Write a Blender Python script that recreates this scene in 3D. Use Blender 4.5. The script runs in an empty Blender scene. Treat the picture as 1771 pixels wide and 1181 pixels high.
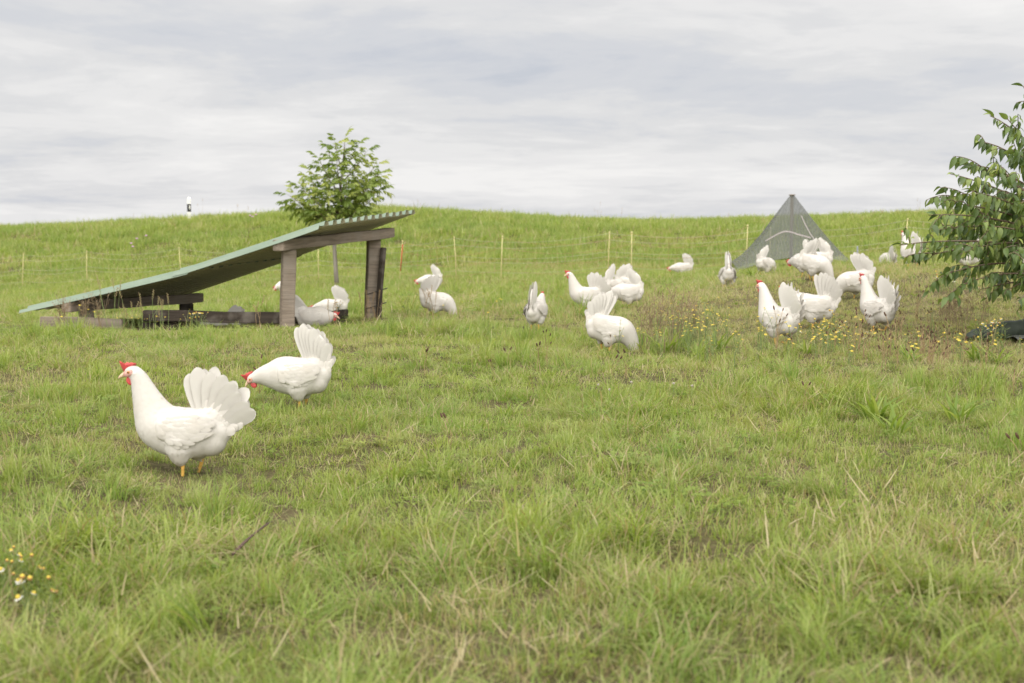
import bpy, bmesh, math, random
import numpy as np
from mathutils import Vector, Matrix, Euler
from mathutils.bvhtree import BVHTree

SC = bpy.context.scene
COL = SC.collection
R = math.radians
rnd = random.Random(7)
nr = np.random.default_rng(7)

# ------------------------------------------------------------------ camera
F, CX, CY, HOR, CAMH = 2460.0, 885.5, 590.5, 372.0, 0.93
PITCH = math.atan((CY - HOR) / F)
cam = bpy.data.cameras.new('camera')
cam.sensor_width = 36.0
cam.lens = F / 1771.0 * 36.0
cam.clip_end = 6000
cam.dof.use_dof = True
cam.dof.focus_distance = 7.4
cam.dof.aperture_fstop = 4.6
camo = bpy.data.objects.new('camera', cam)
COL.objects.link(camo)
camo.location = (0, 0, CAMH)
camo.rotation_euler = (math.pi / 2 - PITCH, 0, 0)
SC.camera = camo

# ------------------------------------------------------------------ node helper
class NT:
    def __init__(s, tree):
        s.t = tree
        tree.nodes.clear()
    def n(s, typ, ins=None, **props):
        nd = s.t.nodes.new(typ)
        for k, v in props.items():
            setattr(nd, k, v)
        for k, v in (ins or {}).items():
            if isinstance(v, bpy.types.NodeSocket):
                s.t.links.new(v, nd.inputs[k])
            else:
                nd.inputs[k].default_value = v
        return nd
    def math(s, op, a, b=0.0, c=0.0, clamp=False):
        nd = s.n('ShaderNodeMath', operation=op, use_clamp=clamp)
        for i, v in enumerate((a, b, c)):
            if isinstance(v, bpy.types.NodeSocket):
                s.t.links.new(v, nd.inputs[i])
            else:
                nd.inputs[i].default_value = v
        return nd.outputs[0]
    def mix(s, f, a, b):
        nd = s.n('ShaderNodeMix', data_type='RGBA')
        for i, v in ((0, f), (6, a), (7, b)):
            if isinstance(v, bpy.types.NodeSocket):
                s.t.links.new(v, nd.inputs[i])
            else:
                nd.inputs[i].default_value = v if i == 0 else (*v[:3], 1)
        return nd.outputs[2]
    def ramp(s, f, stops, interp='LINEAR'):
        nd = s.n('ShaderNodeValToRGB')
        nd.color_ramp.interpolation = interp
        e = nd.color_ramp.elements
        while len(e) < len(stops):
            e.new(0.5)
        for el, (p, c) in zip(e, stops):
            el.position = p
            el.color = (*c[:3], 1) if hasattr(c, '__len__') else (c, c, c, 1)
        s.t.links.new(f, nd.inputs[0])
        return nd.outputs[0]
    def noise(s, vec, scale, detail=4, rough=0.55, w=None):
        nd = s.n('ShaderNodeTexNoise', {'Scale': scale, 'Detail': detail, 'Roughness': rough})
        if vec is not None:
            s.t.links.new(vec, nd.inputs['Vector'])
        return nd.outputs[0]

# ------------------------------------------------------------------ sky, sun, exposure
SUN_AZ, SUN_EL = R(-168), R(58)          # azimuth from +Y, clockwise: behind the camera, a little to its left, high
world = bpy.data.worlds.new('World')
SC.world = world
world.use_nodes = True
w = NT(world.node_tree)
sky = w.n('ShaderNodeTexSky', sky_type='NISHITA', sun_disc=False, sun_elevation=SUN_EL, sun_rotation=SUN_AZ,
          air_density=1.0, dust_density=2.0, ozone_density=1.0)
tc = w.n('ShaderNodeTexCoord')
sep = w.n('ShaderNodeSeparateXYZ', {0: tc.outputs['Generated']})
zz = w.math('ADD', w.math('MAXIMUM', sep.outputs[2], 0.0), 0.09)
cx_ = w.math('DIVIDE', sep.outputs[0], zz)
cy_ = w.math('DIVIDE', sep.outputs[1], zz)
cv = w.n('ShaderNodeCombineXYZ', {0: w.math('MULTIPLY', cx_, 0.85), 1: w.math('MULTIPLY', cy_, 0.75), 2: 3.7}).outputs[0]
warp = w.n('ShaderNodeVectorMath', {0: cv, 1: w.n('ShaderNodeVectorMath', {0: w.n('ShaderNodeTexNoise', {'Vector': cv, 'Scale': 0.5, 'Detail': 2}).outputs[1], 'Scale': 1.1}, operation='SCALE').outputs[0]}, operation='ADD').outputs[0]
n1 = w.noise(warp, 0.62, 5, 0.5)
n2 = w.noise(warp, 1.9, 8, 0.6)
n3 = w.noise(cv, 0.22, 2, 0.5)
n4 = w.noise(warp, 6.5, 6, 0.62)
dens = w.math('ADD', w.math('ADD', w.math('MULTIPLY', n1, 0.42), w.math('MULTIPLY', n2, 0.25)), w.math('ADD', w.math('MULTIPLY', n3, 0.25), w.math('MULTIPLY', n4, 0.09)))
cloud = w.ramp(dens, [(0.40, (0.428, 0.447, 0.490)), (0.46, (0.487, 0.496, 0.520)), (0.51, (0.540, 0.540, 0.546)),
                      (0.555, (0.590, 0.586, 0.585)), (0.63, (0.650, 0.642, 0.634))], 'EASE')
blue = w.n('ShaderNodeVectorMath', {0: sky.outputs[0], 'Scale': 0.07}, operation='SCALE').outputs[0]
gap = w.ramp(dens, [(0.30, 0.35), (0.42, 0.05), (0.55, 0.02)])
skycol = w.mix(gap, cloud, blue)
bg = w.n('ShaderNodeBackground', {'Color': skycol, 'Strength': 0.408})
w.t.links.new(bg.outputs[0], w.n('ShaderNodeOutputWorld').inputs[0])

sun = bpy.data.lights.new('sun', 'SUN')
sun.energy = 1.5
sun.angle = R(115)
sun.color = (1.0, 0.955, 0.88)
suno = bpy.data.objects.new('sun', sun)
COL.objects.link(suno)
sv = Vector((math.sin(SUN_AZ) * math.cos(SUN_EL), math.cos(SUN_AZ) * math.cos(SUN_EL), math.sin(SUN_EL)))
suno.rotation_euler = sv.to_track_quat('Z', 'Y').to_euler()
suno.location = (-8, -8, 20)

SC.view_settings.view_transform = 'Standard'
SC.view_settings.look = 'None'
SC.view_settings.exposure = 1.78
SC.view_settings.gamma = 1.0
SC.view_settings.use_curve_mapping = False
SC.render.engine = 'CYCLES'
SC.cycles.use_denoising = True
SC.cycles.max_bounces = 6
SC.cycles.diffuse_bounces = 3
SC.cycles.glossy_bounces = 2
SC.cycles.transmission_bounces = 3
SC.cycles.transparent_max_bounces = 8
SC.cycles.caustics_reflective = False
SC.cycles.caustics_refractive = False

# ------------------------------------------------------------------ object helpers
def link(o, parent=None):
    COL.objects.link(o)
    if parent is not None:
        o.parent = parent
    return o
def tag(o, label=None, cat=None, group=None, kind=None):
    for k, v in (('label', label), ('category', cat), ('group', group), ('kind', kind)):
        if v:
            o[k] = v
    return o
def thing(name, label, cat, loc=(0, 0, 0), rz=0.0, group=None):
    o = bpy.data.objects.new(name, None)
    o.empty_display_size = 0.1
    link(o)
    o.location = loc
    o.rotation_euler = (0, 0, rz)
    return tag(o, label, cat, group)
def meshobj(name, me, parent=None, loc=None, rot=None):
    o = bpy.data.objects.new(name, me)
    link(o, parent)
    if loc is not None:
        o.location = loc
    if rot is not None:
        o.rotation_euler = rot
    return o
def mesh(name, verts, faces, mats, smooth=True, mi=None):
    me = bpy.data.meshes.new(name)
    me.from_pydata([tuple(map(float, v)) for v in verts], [], [tuple(map(int, f)) for f in faces])
    for m in (mats if isinstance(mats, (list, tuple)) else [mats]):
        me.materials.append(m)
    if smooth:
        me.polygons.foreach_set('use_smooth', [True] * len(me.polygons))
    if mi is not None:
        me.polygons.foreach_set('material_index', mi)
    me.update()
    return me
def copy_tree(o, parent=None):
    c = o.copy()
    COL.objects.link(c)
    if parent is not None:
        c.parent = parent
    for ch in o.children:
        copy_tree(ch, c)
    return c
class MB:
    """collects simple solids into one mesh"""
    def __init__(s):
        s.v, s.f, s.m = [], [], []
    def add(s, v, f, mi=0):
        b = len(s.v)
        s.v += [tuple(map(float, p)) for p in v]
        s.f += [tuple(b + i for i in q) for q in f]
        s.m += [mi] * len(f)
    def tube(s, pts, rad, n=6, mi=0, cap=True):
        pts = [Vector(p) for p in pts]
        rad = rad if hasattr(rad, '__len__') else [rad] * len(pts)
        v, f = [], []
        up = Vector((0, 0, 1))
        for i, p in enumerate(pts):
            t = (pts[min(i + 1, len(pts) - 1)] - pts[max(i - 1, 0)]).normalized()
            ref = up if abs(t.dot(up)) < 0.95 else Vector((1, 0, 0))
            a = t.cross(ref).normalized()
            b = a.cross(t)
            for k in range(n):
                th = 2 * math.pi * k / n
                v.append(p + (a * math.cos(th) + b * math.sin(th)) * rad[i])
        for i in range(len(pts) - 1):
            for k in range(n):
                k2 = (k + 1) % n
                f.append((i * n + k, i * n + k2, (i + 1) * n + k2, (i + 1) * n + k))
        if cap:
            f.append(tuple(range(n))[::-1])
            f.append(tuple((len(pts) - 1) * n + k for k in range(n)))
        s.add(v, f, mi)
    def ellipsoid(s, c, r, rot=None, nu=10, nv=7, mi=0):
        v, f = [], []
        c = Vector(c)
        M = rot if rot is not None else Matrix.Identity(3)
        for j in range(nv + 1):
            ph = math.pi * j / nv
            for i in range(nu):
                th = 2 * math.pi * i / nu
                v.append(c + M @ Vector((r[0] * math.sin(ph) * math.cos(th), r[1] * math.sin(ph) * math.sin(th), r[2] * math.cos(ph))))
        for j in range(nv):
            for i in range(nu):
                i2 = (i + 1) % nu
                f.append((j * nu + i, (j + 1) * nu + i, (j + 1) * nu + i2, j * nu + i2))
        s.add(v, f, mi)
    def me(s, name, mats, smooth=True):
        return mesh(name, s.v, s.f, mats, smooth, s.m)

def at(px, py, Y):
    u, v = (px - CX) / F, (CY - py) / F
    d = (u, math.cos(PITCH) + v * math.sin(PITCH), -math.sin(PITCH) + v * math.cos(PITCH))
    t = Y / d[1]
    return (d[0] * t, Y, CAMH + d[2] * t)

# ------------------------------------------------------------------ materials
def material(name):
    m = bpy.data.materials.new(name)
    m.use_nodes = True
    return m, NT(m.node_tree)
def finish(nt, shader):
    nt.t.links.new(shader, nt.n('ShaderNodeOutputMaterial').inputs[0])
def principled(nt, color, rough=0.7, spec=0.3, bump=None, bs=0.3, bd=0.002, **kw):
    ins = {'Base Color': color if isinstance(color, bpy.types.NodeSocket) else (*color, 1),
           'Roughness': rough, 'Specular IOR Level': spec}
    ins.update(kw)
    if bump is not None:
        ins['Normal'] = nt.n('ShaderNodeBump', {'Height': bump, 'Strength': bs, 'Distance': bd}).outputs[0]
    return nt.n('ShaderNodeBsdfPrincipled', ins).outputs[0]
def leafy(name, color_fn, trans=0.35, rough=0.5, spec=0.3, tfac=1.3):
    m, nt = material(name)
    c = color_fn(nt)
    p = principled(nt, c, rough, spec)
    tcx = nt.n('ShaderNodeMix', {0: 1.0}, data_type='RGBA', blend_type='MULTIPLY')
    nt.t.links.new(c, tcx.inputs[6])
    tcx.inputs[7].default_value = (tfac * 1.05, tfac * 1.1, tfac * 0.6, 1)
    tr = nt.n('ShaderNodeBsdfTranslucent', {'Color': tcx.outputs[2]}).outputs[0]
    mx = nt.n('ShaderNodeMixShader', {0: trans, 1: p, 2: tr}).outputs[0]
    finish(nt, mx)
    return m

def grass_col(nt):
    a = nt.n('ShaderNodeAttribute', attribute_name='tint')
    s = nt.n('ShaderNodeSeparateColor', {0: a.outputs['Color']})
    oi = nt.n('ShaderNodeObjectInfo')
    pn = nt.noise(oi.outputs['Location'], 0.55, 3, 0.6)
    pn2 = nt.noise(oi.outputs['Location'], 2.3, 2, 0.6)
    g = nt.ramp(s.outputs[0], [(0.0, (0.135, 0.205, 0.034)), (0.4, (0.278, 0.358, 0.067)), (0.75, (0.375, 0.448, 0.115)), (1.0, (0.53, 0.545, 0.25))])
    cool = nt.mix(nt.math('MULTIPLY', nt.ramp(pn, [(0.40, 0.0), (0.62, 1.0)]), 0.55), g, (0.20, 0.315, 0.080))
    warm = nt.mix(nt.math('MULTIPLY', nt.ramp(pn2, [(0.50, 0.0), (0.72, 1.0)]), 0.45), cool, (0.48, 0.45, 0.19))
    tip = nt.mix(nt.math('MULTIPLY', nt.math('POWER', s.outputs[1], 3.0), 0.35), warm, (0.48, 0.47, 0.22))
    d = nt.ramp(s.outputs[0], [(0.0, (0.30, 0.225, 0.125)), (0.5, (0.47, 0.385, 0.23)), (1.0, (0.62, 0.54, 0.36))])
    return nt.mix(s.outputs[2], tip, d)
M_GRASS = leafy('grass_blades', grass_col, 0.42, 0.5, 0.3)

m, nt = material('soil')
tcn = nt.n('ShaderNodeTexCoord').outputs['Object']
ns = nt.noise(tcn, 1.1, 5, 0.6)
nf = nt.noise(tcn, 38.0, 5, 0.65)
c1 = nt.ramp(ns, [(0.35, (0.060, 0.062, 0.022)), (0.5, (0.085, 0.078, 0.034)), (0.68, (0.13, 0.105, 0.058))])
c2 = nt.mix(nt.ramp(nf, [(0.4, 0.0), (0.65, 0.7)]), c1, (0.19, 0.155, 0.085))
finish(nt, principled(nt, c2, 0.95, 0.1, nf, 0.8, 0.03))
M_SOIL = m

def plumage_mat(name, base, warm, trans):
    m, nt = material(name)
    tcn = nt.n('ShaderNodeTexCoord').outputs['Object']
    n1 = nt.noise(tcn, 9.0, 3, 0.6)
    n2 = nt.noise(tcn, 160.0, 3, 0.6)
    c = nt.mix(nt.ramp(n1, [(0.45, 0.0), (0.75, 0.6)]), base, warm)
    n3 = nt.noise(tcn, 48.0, 3, 0.55)
    hh = nt.math('ADD', nt.math('MULTIPLY', n3, 1.6), nt.math('MULTIPLY', n2, 0.4))
    p = principled(nt, c, 0.75, 0.15, hh, 0.22, 0.002)
    tr = nt.n('ShaderNodeBsdfTranslucent', {'Color': (*base, 1)}).outputs[0]
    finish(nt, nt.n('ShaderNodeMixShader', {0: trans, 1: p, 2: tr}).outputs[0])
    return m
M_PLUME = plumage_mat('white_plumage', (0.665, 0.635, 0.592), (0.60, 0.545, 0.475), 0.05)
M_TAIL = plumage_mat('white_quill', (0.695, 0.67, 0.63), (0.655, 0.625, 0.575), 0.10)

def simple(name, col, var=0.25, scale=20, rough=0.6, spec=0.3, bs=0.3, bd=0.002):
    m, nt = material(name)
    tcn = nt.n('ShaderNodeTexCoord').outputs['Object']
    n1 = nt.noise(tcn, scale, 4, 0.6)
    c = nt.mix(nt.ramp(n1, [(0.3, 0.0), (0.7, 1.0)]), tuple(x * (1 - var) for x in col), tuple(min(1, x * (1 + var)) for x in col))
    finish(nt, principled(nt, c, rough, spec, n1, bs, bd))
    return m
M_COMB = simple('comb_red', (0.60, 0.085, 0.085), 0.3, 120, 0.5, 0.4, 0.5, 0.002)
M_FACE = simple('face_skin', (0.64, 0.37, 0.32), 0.3, 150, 0.6, 0.3, 0.5, 0.002)
M_LOBE = simple('earlobe', (0.74, 0.72, 0.68), 0.1, 80)
M_BEAK = simple('beak_horn', (0.72, 0.53, 0.36), 0.15, 60, 0.4, 0.4)
M_LEG = simple('yellow_leg', (0.70, 0.42, 0.10), 0.2, 90, 0.5, 0.3)
M_IRIS = simple('eye_orange', (0.55, 0.22, 0.03), 0.1, 90, 0.15, 0.5)
M_PUPIL = simple('eye_pupil', (0.01, 0.01, 0.01), 0.1, 90, 0.1, 0.6)

def wood(name, c1, c2, axis=0):
    m, nt = material(name)
    tcn = nt.n('ShaderNodeTexCoord').outputs['Object']
    sc = [1.0, 1.0, 1.0]
    st = [26.0, 26.0, 26.0]
    st[axis] = 1.6
    mp = nt.n('ShaderNodeMapping', {'Vector': tcn, 'Scale': st}).outputs[0]
    g = nt.noise(mp, 1.6, 6, 0.65)
    b = nt.noise(tcn, 5.0, 3, 0.6)
    c = nt.mix(nt.ramp(g, [(0.3, 0.0), (0.7, 1.0)]), c1, c2)
    c = nt.mix(nt.math('MULTIPLY', nt.ramp(b, [(0.5, 0.0), (0.75, 1.0)]), 0.5), c, (0.30, 0.27, 0.235))
    finish(nt, principled(nt, c, 0.85, 0.2, g, 0.6, 0.006))
    return m
M_WOOD = wood('weathered_wood', (0.16, 0.128, 0.098), (0.35, 0.29, 0.235))
M_WOODZ = wood('weathered_post_wood', (0.16, 0.128, 0.098), (0.35, 0.29, 0.235), 2)
M_WOODD = wood('dark_wood', (0.035, 0.028, 0.022), (0.075, 0.06, 0.048))  # same grain in a much darker brown, for boards, stake, rear stub and pegs
M_BARK = wood('grey_bark', (0.16, 0.14, 0.115), (0.33, 0.30, 0.26), 2)
M_TWIG = wood('brown_twig', (0.12, 0.09, 0.06), (0.22, 0.16, 0.11), 2)

m, nt = material('green_sheet_metal')
tcn = nt.n('ShaderNodeTexCoord').outputs['Object']
nz = nt.noise(tcn, 3.0, 5, 0.65)
c = nt.mix(nt.ramp(nz, [(0.4, 0.0), (0.75, 0.8)]), (0.205, 0.265, 0.205), (0.27, 0.325, 0.26))
c = nt.mix(nt.ramp(nt.noise(tcn, 14.0, 5, 0.7), [(0.6, 0.0), (0.8, 0.5)]), c, (0.33, 0.36, 0.28))
finish(nt, principled(nt, c, 0.6, 0.3, nz, 0.1, 0.004))
M_SHEET = m
m, nt = material('sheet_underside')
tcn = nt.n('ShaderNodeTexCoord').outputs['Object']
nz = nt.noise(tcn, 6.0, 5, 0.65)
c = nt.mix(nz, (0.50, 0.48, 0.36), (0.60, 0.57, 0.43))
finish(nt, principled(nt, c, 0.6, 0.3))
M_UNDER = m

# ------------------------------------------------------------------ terrain
def hash2(ix, iy, seed):
    h = (ix.astype(np.int64) * 374761393 + iy.astype(np.int64) * 668265263 + seed * 974711) & 0x7fffffff
    h = ((h ^ (h >> 13)) * 1274126177) & 0x7fffffff
    h = (h ^ (h >> 16)) & 0x7fffffff
    return (h % 100003) / 100003.0
def vnoise(x, y, seed=0):
    x = np.asarray(x, float)
    y = np.asarray(y, float)
    ix, iy = np.floor(x), np.floor(y)
    fx, fy = x - ix, y - iy
    fx, fy = fx * fx * (3 - 2 * fx), fy * fy * (3 - 2 * fy)
    a, b = hash2(ix, iy, seed), hash2(ix + 1, iy, seed)
    c, d = hash2(ix, iy + 1, seed), hash2(ix + 1, iy + 1, seed)
    return (a * (1 - fx) + b * fx) * (1 - fy) + (c * (1 - fx) + d * fx) * fy
def fbm(x, y, seed=0, o=3):
    s, a, t = 0, 1, 0
    for k in range(o):
        s = s + a * vnoise(np.asarray(x) * 2 ** k, np.asarray(y) * 2 ** k, seed + k)
        t += a
        a *= 0.5
    return s / t

# hens: px, py of the feet, pixels per metre, pose, heading, label
HENS = [
 (327, 826, 462, 'alert', 182, 'large white hen standing upright in short grass with fanned tail and red comb'),
 (520, 706, 352, 'stoop', 181, 'white hen stretching its lowered head forward, just behind the upright hen in open grass'),
 (541, 580, 193, 'rest', -4, 'shaded white hen lying beside the front post of the shelter'),
 (578, 556, 152, 'stoop', 180, 'white hen stooping between the two roof posts with its tail raised, behind the lying hen'),
 (494, 512, 108, 'stoop', 235, 'hen mostly hidden behind the front shelter post, only its head showing'),
 (378, 585, 186, 'rest', 176, 'shaded hen lying behind the dark low board under the roof'),
 (752, 545, 176, 'peck', -6, 'white hen pecking right of the shelter with its fanned tail turned to the post'),
 (748, 502, 108, 'stoop-narrow', 184, 'far white hen half hidden behind the tail of the pecking hen by the fence'),
 (926, 572, 206, 'half-narrow', 74, 'white hen seen from behind alone in the grass with upright narrow tail'),
 (1016, 538, 172, 'alert', 184, 'white hen with raised head and spiky red comb in the cluster before the fence'),
 (1060, 520, 152, 'stoop-narrow', 42, 'white hen turned away with a thin upright tail behind the raised-head hen'),
 (1084, 516, 138, 'peck', 4, 'white hen at the back of the cluster with its neck bent down'),
 (1088, 533, 170, 'stoop-narrow', 178, 'white hen stooping with wide scalloped tail beside the raised-head hen'),
 (1050, 610, 246, 'peck', -8, 'white hen bent down into the yellow flowers with its tall tail raised'),
 (1182, 480, 98, 'stoop', 176, 'small far white hen alone near the fence wires'),
 (1258, 497, 152, 'peck-narrow', 88, 'white hen bowing seen from behind beside the dark net tent'),
 (1322, 478, 122, 'peck-narrow', 35, 'white hen with thin upright tail in front of the net tent hem'),
 (1405, 486, 166, 'peck-narrow', -28, 'white hen pecking downward in front of the net tent, foremost of three'),
 (1392, 478, 156, 'stoop-narrow', 125, 'white hen in front of the net tent showing its red face over the pecking hen'),
 (1416, 474, 152, 'stoop-narrow', 165, 'white hen with tall raised tail behind two others at the net tent'),
 (1350, 596, 250, 'alert-narrow', 122, 'white hen striding with raised head behind the yellow flower patch'),
 (1408, 572, 224, 'half', 176, 'white hen with broad fanned tail partly hidden by the striding hen'),
 (1482, 520, 188, 'peck', 172, 'white hen bent forward on dry grass with rounded fanned tail'),
 (1520, 572, 224, 'alert-narrow', 112, 'white hen seen from behind with upright neck and tail forming a notch among brown seedheads'),
 (1535, 478, 130, 'rest', 95, 'small white hen lump crouched far off in dry grass by the fence'),
 (1577, 464, 146, 'alert-narrow', 104, 'white hen with neck and tail both upright behind the tip of the leafy branch'),
 (1674, 466, 146, 'half', 170, 'white hen half hidden behind the leaves of the bush'),
 (1772, 462, 146, 'alert', 160, 'white hen beyond the thick of the bush with only scraps showing'),
]
CTRL = []
for h in HENS:
    if h[3] != 'rest':
        CTRL.append((h[0], h[1], F / h[2], 1.0))
FENCE_PALE = [(-120, 503, 33.5), (38, 499, 33.0), (150, 494, 32.5), (314, 490, 31.5), (551, 487, 29.5), (790, 481, 27.6), (1051, 477, 26.4), (1330, 470, 25.8), (1562, 458, 25.0), (1800, 455, 24.5)]
FENCE_ORANGE = [(690, 489, 26.2), (866, 487, 25.4), (1092, 478, 24.9), (1290, 468, 24.4)]
for p in FENCE_PALE + FENCE_ORANGE:
    CTRL.append((*p, 1.0))
CTRL += [(498, 566, 12.2, 1), (643, 553, 14.1, 1), (112, 566, 12.7, 1), (347, 552, 14.7, 1), (300, 570, 12.5, 1), (582, 496, 26.0, 1), (60, 568, 12.6, 1),
         (1800, 585, 10.3, 1), (1700, 582, 10.4, 1)]
# crest and back slope of the dyke
for px, py in ((-500, 412), (-200, 402), (0, 396), (200, 390), (330, 383), (480, 374), (600, 369), (680, 367), (800, 372), (950, 381), (1100, 387),
               (1250, 384), (1450, 378), (1600, 372), (1771, 376), (2000, 378), (2300, 380)):
    CTRL.append((px, py, 46.0, 1))
    CTRL.append((px, py + 40, 56.0, 1))
for px, py in ((-300, 480), (0, 470), (250, 466), (480, 450), (700, 448), (900, 450), (1150, 448), (1400, 440), (1700, 425), (2100, 425)):
    CTRL.append((px, py, 36.5, 1))
cw = [Vector(at(a, b, c)) for a, b, c, _ in CTRL]
for x in (-3.5, -1.5, 0, 1.5, 3.5):
    for y in (2.2, 3.4, 4.8, 6.2):
        if abs(x) < 0.9 * y:
            cw.append(Vector((x, y, 0.0)))
for x, y, z in ((-8, 9, 0), (-8, 13, -0.1), (-2.5, 9.5, 0.0), (0, 9, 0), (2.2, 8.2, 0.02), (5, 8, 0.08), (8, 11, 0.2), (9, 16, 0.3), (4, 7, 0.05), (-14, 22, -0.5), (14, 22, 0.2), (-5.5, 18, -0.35), (-2, 19, -0.25), (-9, 25, -0.6)):
    cw.append(Vector((x, y, z)))
cwa = np.array(cw)
def uvmap(x, y):
    y2 = np.clip(y, 2.0, 57.0)
    return np.clip(np.asarray(x) / (y2 + 1.0), -0.85, 0.85) * 3.0, np.log(y2 + 1.0) * 1.6
def tphi(r2):
    return 0.5 * r2 * np.log(r2 + 1e-9)
cu, cvv = uvmap(cwa[:, 0], cwa[:, 1])
NPT = len(cwa)
K = tphi((cu[:, None] - cu[None]) ** 2 + (cvv[:, None] - cvv[None]) ** 2) + np.eye(NPT) * 0.006
Pm = np.stack([np.ones(NPT), cu, cvv], 1)
A_ = np.block([[K, Pm], [Pm.T, np.zeros((3, 3))]])
WT = np.linalg.solve(A_, np.concatenate([cwa[:, 2], np.zeros(3)]))
def gz(x, y):
    x = np.atleast_1d(np.asarray(x, float))
    y = np.atleast_1d(np.asarray(y, float))
    out = np.zeros(x.shape)
    for i in range(0, len(x), 20000):
        u, v = uvmap(x[i:i + 20000], y[i:i + 20000])
        out[i:i + 20000] = tphi((u[:, None] - cu[None]) ** 2 + (v[:, None] - cvv[None]) ** 2) @ WT[:NPT] + WT[NPT] + WT[NPT + 1] * u + WT[NPT + 2] * v
    far = np.clip(y - 57.0, 0, None)
    out -= far * 0.03
    amp = np.clip(1.0 - np.clip(y - 60, 0, None) / 60, 0, 1)
    out += ((fbm(x * 1.3, y * 1.3, 3) - 0.5) * 0.05 + (vnoise(x * 4.1, y * 4.1, 9) - 0.5) * 0.018) * amp
    return out
def G(x, y):
    return float(gz(x, y)[0])

ys = np.concatenate([np.linspace(-14, 1.5, 12)[:-1], np.exp(np.linspace(math.log(1.5), math.log(60), 230)), np.exp(np.linspace(math.log(64), math.log(2500), 40))])
us = np.linspace(-1.5, 1.5, 221)
us = np.sign(us) * np.abs(us) ** 1.35
gx = (us[None, :] * (np.clip(ys, 0, None)[:, None] + 9.0)).ravel()
gy = np.repeat(ys, len(us))
gzv = gz(gx, gy)
nc = len(us)
fcs = [(j * nc + i, j * nc + i + 1, (j + 1) * nc + i + 1, (j + 1) * nc + i) for j in range(len(ys) - 1) for i in range(nc - 1)]
ground = meshobj('pasture_ground', mesh('pasture_ground', np.stack([gx, gy, gzv], 1), fcs, M_SOIL))
tag(ground, 'gently rolling pasture ground rising to a grassy dyke', 'ground', kind='structure')

# ------------------------------------------------------------------ shelter
A0, B0 = Vector((-1.61, 12.0, 0.83)), Vector((-0.962, 14.2, 0.94))
C0, D0 = Vector((-4.43, 12.83, 0.075)), Vector((-3.78, 15.03, -0.02))
def roof_pt(s, t):
    p = (A0 * (1 - t) + B0 * t) * (1 - s) + (C0 * (1 - t) + D0 * t) * s
    sag = 0.065 * (1 - t) + 0.02 * t
    p = p.copy()
    k = min(s / 0.424, (1 - s) / 0.576)
    p.z -= sag * (k ** 0.8)
    return p
shelter_origin = Vector((-2.6, 13.3, G(-2.6, 13.3)))
shelter = thing('hen_shelter', 'low lean-to hen shelter with sloping pale green corrugated metal roof on grey timber posts', 'shelter', shelter_origin)
def local(p):
    return Vector(p) - shelter_origin

def roof_sheet(s0, s1, lift, ns=18):
    RIBS = 13
    prof = []
    for r in range(RIBS):
        for f_, h_ in ((0.0, 0.0), (0.42, 0.0), (0.53, 0.038), (0.89, 0.038)):
            prof.append(((r + f_) / RIBS, h_))
    prof.append((1.0, 0.0))
    # near edge: a turned down flange
    prof = [(-0.020, -0.024), (-0.012, 0.004)] + prof
    v, f, mi = [], [], []
    n = len(prof)
    for layer, off in ((0, 0.0), (1, -0.003)):
        for i in range(ns + 1):
            s = s0 + (s1 - s0) * i / ns
            wob = 0.006 * math.sin(i * 2.1 + layer * 0) * (1 if i in (0, ns) else 0.4)
            for t, h in prof:
                p = roof_pt(s, t)
                bend = 0.012 * (vnoise(np.array([t * 9.0]), np.array([s * 3.0]), 4)[0] - 0.5) if i in (0, ns) else 0
                v.append(local(p + Vector((0, 0, lift + h + off + bend))))
    m_ = (ns + 1) * n
    for i in range(ns):
        for j in range(n - 1):
            a = i * n + j
            f.append((a, a + 1, a + n + 1, a + n)); mi.append(0)
            b = m_ + a
            f.append((b, b + n, b + n + 1, b + 1)); mi.append(1)
    for j in range(n - 1):
        for i in (0, ns):
            a = i * n + j
            f.append((a, a + 1, m_ + a + 1, m_ + a)); mi.append(0)
    for i in range(ns):
        for j in (0, n - 1):
            a = i * n + j
            f.append((a, a + n, m_ + a + n, m_ + a)); mi.append(0)
    me = mesh('roof_sheet', v, f, [M_SHEET, M_UNDER], False, mi)
    bm = bmesh.new(); bm.from_mesh(me)
    bmesh.ops.recalc_face_normals(bm, faces=bm.faces)
    bm.to_mesh(me); bm.free()
    return meshobj('roof_sheet', me, shelter)
roof_sheet(0.0, 0.47, 0.012)
roof_sheet(0.42, 1.0, 0.0)

def beam_mesh(name, p0, p1, w_, h_, mat, twist=0.0, bev=0.006):
    """square timber from p0 to p1, local x along its length"""
    p0, p1 = Vector(p0), Vector(p1)
    L = (p1 - p0).length
    bm = bmesh.new()
    bmesh.ops.create_cube(bm, size=1.0)
    for vv in bm.verts:
        vv.co = Vector((vv.co.x * L, vv.co.y * w_, vv.co.z * h_))
    bmesh.ops.bevel(bm, geom=list(bm.edges), offset=bev, segments=2, affect='EDGES')
    bmesh.ops.subdivide_edges(bm, edges=[e for e in bm.edges if abs((e.verts[0].co - e.verts[1].co).x) > L * 0.6], cuts=6)
    for vv in bm.verts:
        k = vv.co.x * 3.1
        vv.co.y += 0.004 * math.sin(k * 1.7 + L) ; vv.co.z += 0.004 * math.sin(k * 2.3 + L * 3)
    me = bpy.data.meshes.new(name)
    bm.to_mesh(me); bm.free()
    me.materials.append(mat)
    d = (p1 - p0).normalized()
    q = d.to_track_quat('X', 'Z')
    return me, (p0 + p1) / 2, (q @ Euler((twist, 0, 0)).to_quaternion()).to_euler()
def beam(name, p0, p1, w_, h_, mat, parent, org, twist=0.0):
    me, c, e = beam_mesh(name, p0, p1, w_, h_, mat, twist)
    return meshobj(name, me, parent, c - org, e)
ub0, ub1 = Vector(at(481, 424, 12.08)), Vector(at(675, 402.5, 14.05))
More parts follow.
